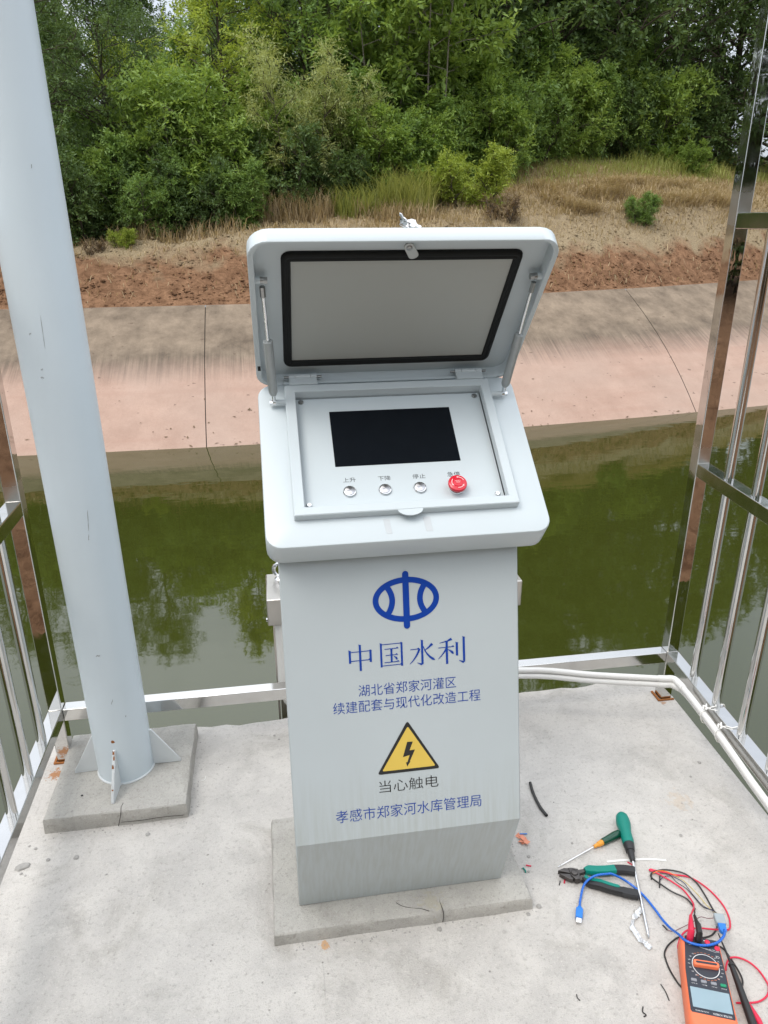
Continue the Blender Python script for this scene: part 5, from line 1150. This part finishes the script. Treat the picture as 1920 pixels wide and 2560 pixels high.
# ---- grasses
def blades(name, P, H, W, lean, mat, tint):
    n = len(P); a = rng.uniform(0, 6.28, n); d = np.stack([np.cos(a), np.sin(a), np.zeros(n)], 1); s = np.stack([-np.sin(a), np.cos(a), np.zeros(n)], 1)
    H = H[:, None]; W = W[:, None]; ln = lean[:, None]
    m1 = P + d*H*ln*.35 + np.array([0,0,1.])*H*.55; m2 = P + d*H*ln + np.array([0,0,1.])*H*(1-.35*ln)
    v = np.stack([P - s*W/2, P + s*W/2, m1 + s*W*.4, m1 - s*W*.4, m2], 1).reshape(-1, 3); i = np.arange(n)[:, None]*5
    f = np.concatenate([i+np.array([[0,1,2]]), i+np.array([[0,2,3]]), i+np.array([[3,2,4]])], 0)
    return np_mesh(name, v, f, mat, np.repeat(tint, 5))
def scatter(n, ux, sx, dens=None):
    out = []
    while len(out) < n:
        u = rng.uniform(*ux); s = rng.uniform(*sx)
        if dens is None or rng.uniform() < dens(u, s): out.append(bank_point(u, s))
    return np.array([tuple(p) for p in out])
def stuff(name, me, label, cat):
    o = bpy.data.objects.new(name, me); COL.objects.link(o); o['kind'] = 'stuff'; o['label'] = label; o['category'] = cat; return o
def d_dry(u, s):
    c = .5 + .9*nz(u, s, .9, 31); base = sstep(.9, 2.4, s)*(.35 + .65*sstep(-1, 7, u)) + .05
    return max(0, min(1, base*(.45 + c)))
def lumps(name, P, r, mat):
    n = len(P); base = np.array([[1,0,0],[0,1,0],[-1,0,0],[0,-1,0],[0,0,.8],[0,0,-.6]], float)
    v = P[:, None] + base[None]*r[:, None, None]*rng.uniform(.55, 1.35, (n, 6, 1)) + rng.normal(0, .18, (n, 6, 3))*r[:, None, None]
    i = np.arange(n)[:, None]*6; f = np.concatenate([i+np.array([t]) for t in ((0,1,4),(1,2,4),(2,3,4),(3,0,4),(1,0,5),(2,1,5),(3,2,5),(0,3,5))], 0)
    return np_mesh(name, v.reshape(-1, 3), f, mat)
P_ = scatter(5200, (-6, 16), (.05, 2.2), lambda u, s: (1 - .33*s)*(.45 + nz(u, s, 1.4, 44)))
stuff('soil_clods', lumps('soil clods', P_, rng.uniform(.010, .042, len(P_))**1.0*rng.uniform(.5, 1.3, len(P_)), M_soil), 'loose reddish soil clods on the bare slope above the lining', 'soil')
_g = []
for k in range(130):
    u = rng.uniform(-5, 14); t = .005 + .30*rng.uniform(0, 1)**2.2; ub = u - jshift(u)*(1-t); yb, yt = y_water(ub), y_top(u)
    _g.append((ub, yb + (yt-yb)*t, ZW + (.03-ZW)*t + .012))
P_ = np.array(_g); n = len(P_); D0 = rng.normal(0, 1, (n, 3)); D0[:, 2] = D0[:, 1]*.42
stuff('leaf_litter', leaves_mesh('leaf litter', P_, D0, np.tile([0,-.4,1.], (n, 1)), rng.uniform(.03, .09, n), rng.uniform(.012, .03, n), L_red, rng.uniform(0, 1, n)), 'dead leaves and twigs stranded on the lining above the waterline', 'leaf litter')
P_ = scatter(52000, (-6, 17), (.15, 6.5), d_dry); n = len(P_)
stuff('dry_grass', blades('dry grass', P_, rng.uniform(.05, .24, n), rng.uniform(.008, .018, n), rng.uniform(.5, 1.5, n), L_dry, rng.uniform(0, 1, n)), 'dry straw coloured grass covering the far bank', 'grass')
P_ = scatter(8000, (6.8, 12.5), (1.9, 4.0), lambda u, s: .25 + nz(u, s, 1.6, 77)*1.6); n = len(P_)
stuff('dry_brush', blades('dry brush', P_, rng.uniform(.15, .46, n), rng.uniform(.009, .016, n), rng.uniform(.8, 1.7, n), L_dry, rng.uniform(.25, 1, n)), 'tangled dry brush on the mound at the right of the bank', 'brush')
def d_green(u, s): return max(0, min(1, sstep(3.6, 5.6, s)*(.65 + nz(u, s, .7, 12)*1.0)))
P_ = scatter(46000, (-6, 19), (3, 11.5), d_green); n = len(P_)
stuff('green_grass', blades('green grass', P_, rng.uniform(.10, .38, n), rng.uniform(.008, .018, n), rng.uniform(.2, 1.0, n), L_grass, rng.uniform(0, 1, n)), 'green and yellow grass at the foot of the wood', 'grass')
def tuft(name, x, y, rx, ry, n, hmin, hmax, mat, label, lean=(.25, .9)):
    a = rng.uniform(0, 6.28, n); r = np.sqrt(rng.uniform(0, 1, n)); X = x + rx*r*np.cos(a); Y = y + ry*r*np.sin(a)
    P = np.array([(xx, yy, ground_at(xx, yy)-.02) for xx, yy in zip(X, Y)]); base = np.array([x, y, ground_at(x, y)])
    me = blades(name, P - base, rng.uniform(hmin, hmax, n), rng.uniform(.010, .020, n), rng.uniform(*lean, n), mat, rng.uniform(0, 1, n))
    o = bpy.data.objects.new('grass_clump', me); COL.objects.link(o); o.location = base; o['label'] = label; o['category'] = 'grass clump'; return o
tuft('a', .75, 17.45, .95, .35, 900, .25, .85, L_dry, 'tan dry reed clump above the left end of the lid')
tuft('b', 2.2, 17.5, .55, .35, 620, .3, .95, L_grass, 'tall green grass clump right of the dry reeds')
tuft('c', 3.3, 17.8, .7, .4, 1100, .4, 1.25, L_grass, 'tallest green grass clump left of the lime bush')
tuft('d', 3.0, 17.2, .9, .3, 500, .2, .6, L_dry, 'low dry reed clump in front of the tall green grass')
tuft('e', -1.6, 16.5, 1.4, .3, 500, .15, .5, L_dry, 'dry grass clump at the foot of the low shrubs')
tuft('f', 13.0, 23.4, 1.8, .6, 1000, .2, .7, L_grass, 'green grass clump beside the right railing post')
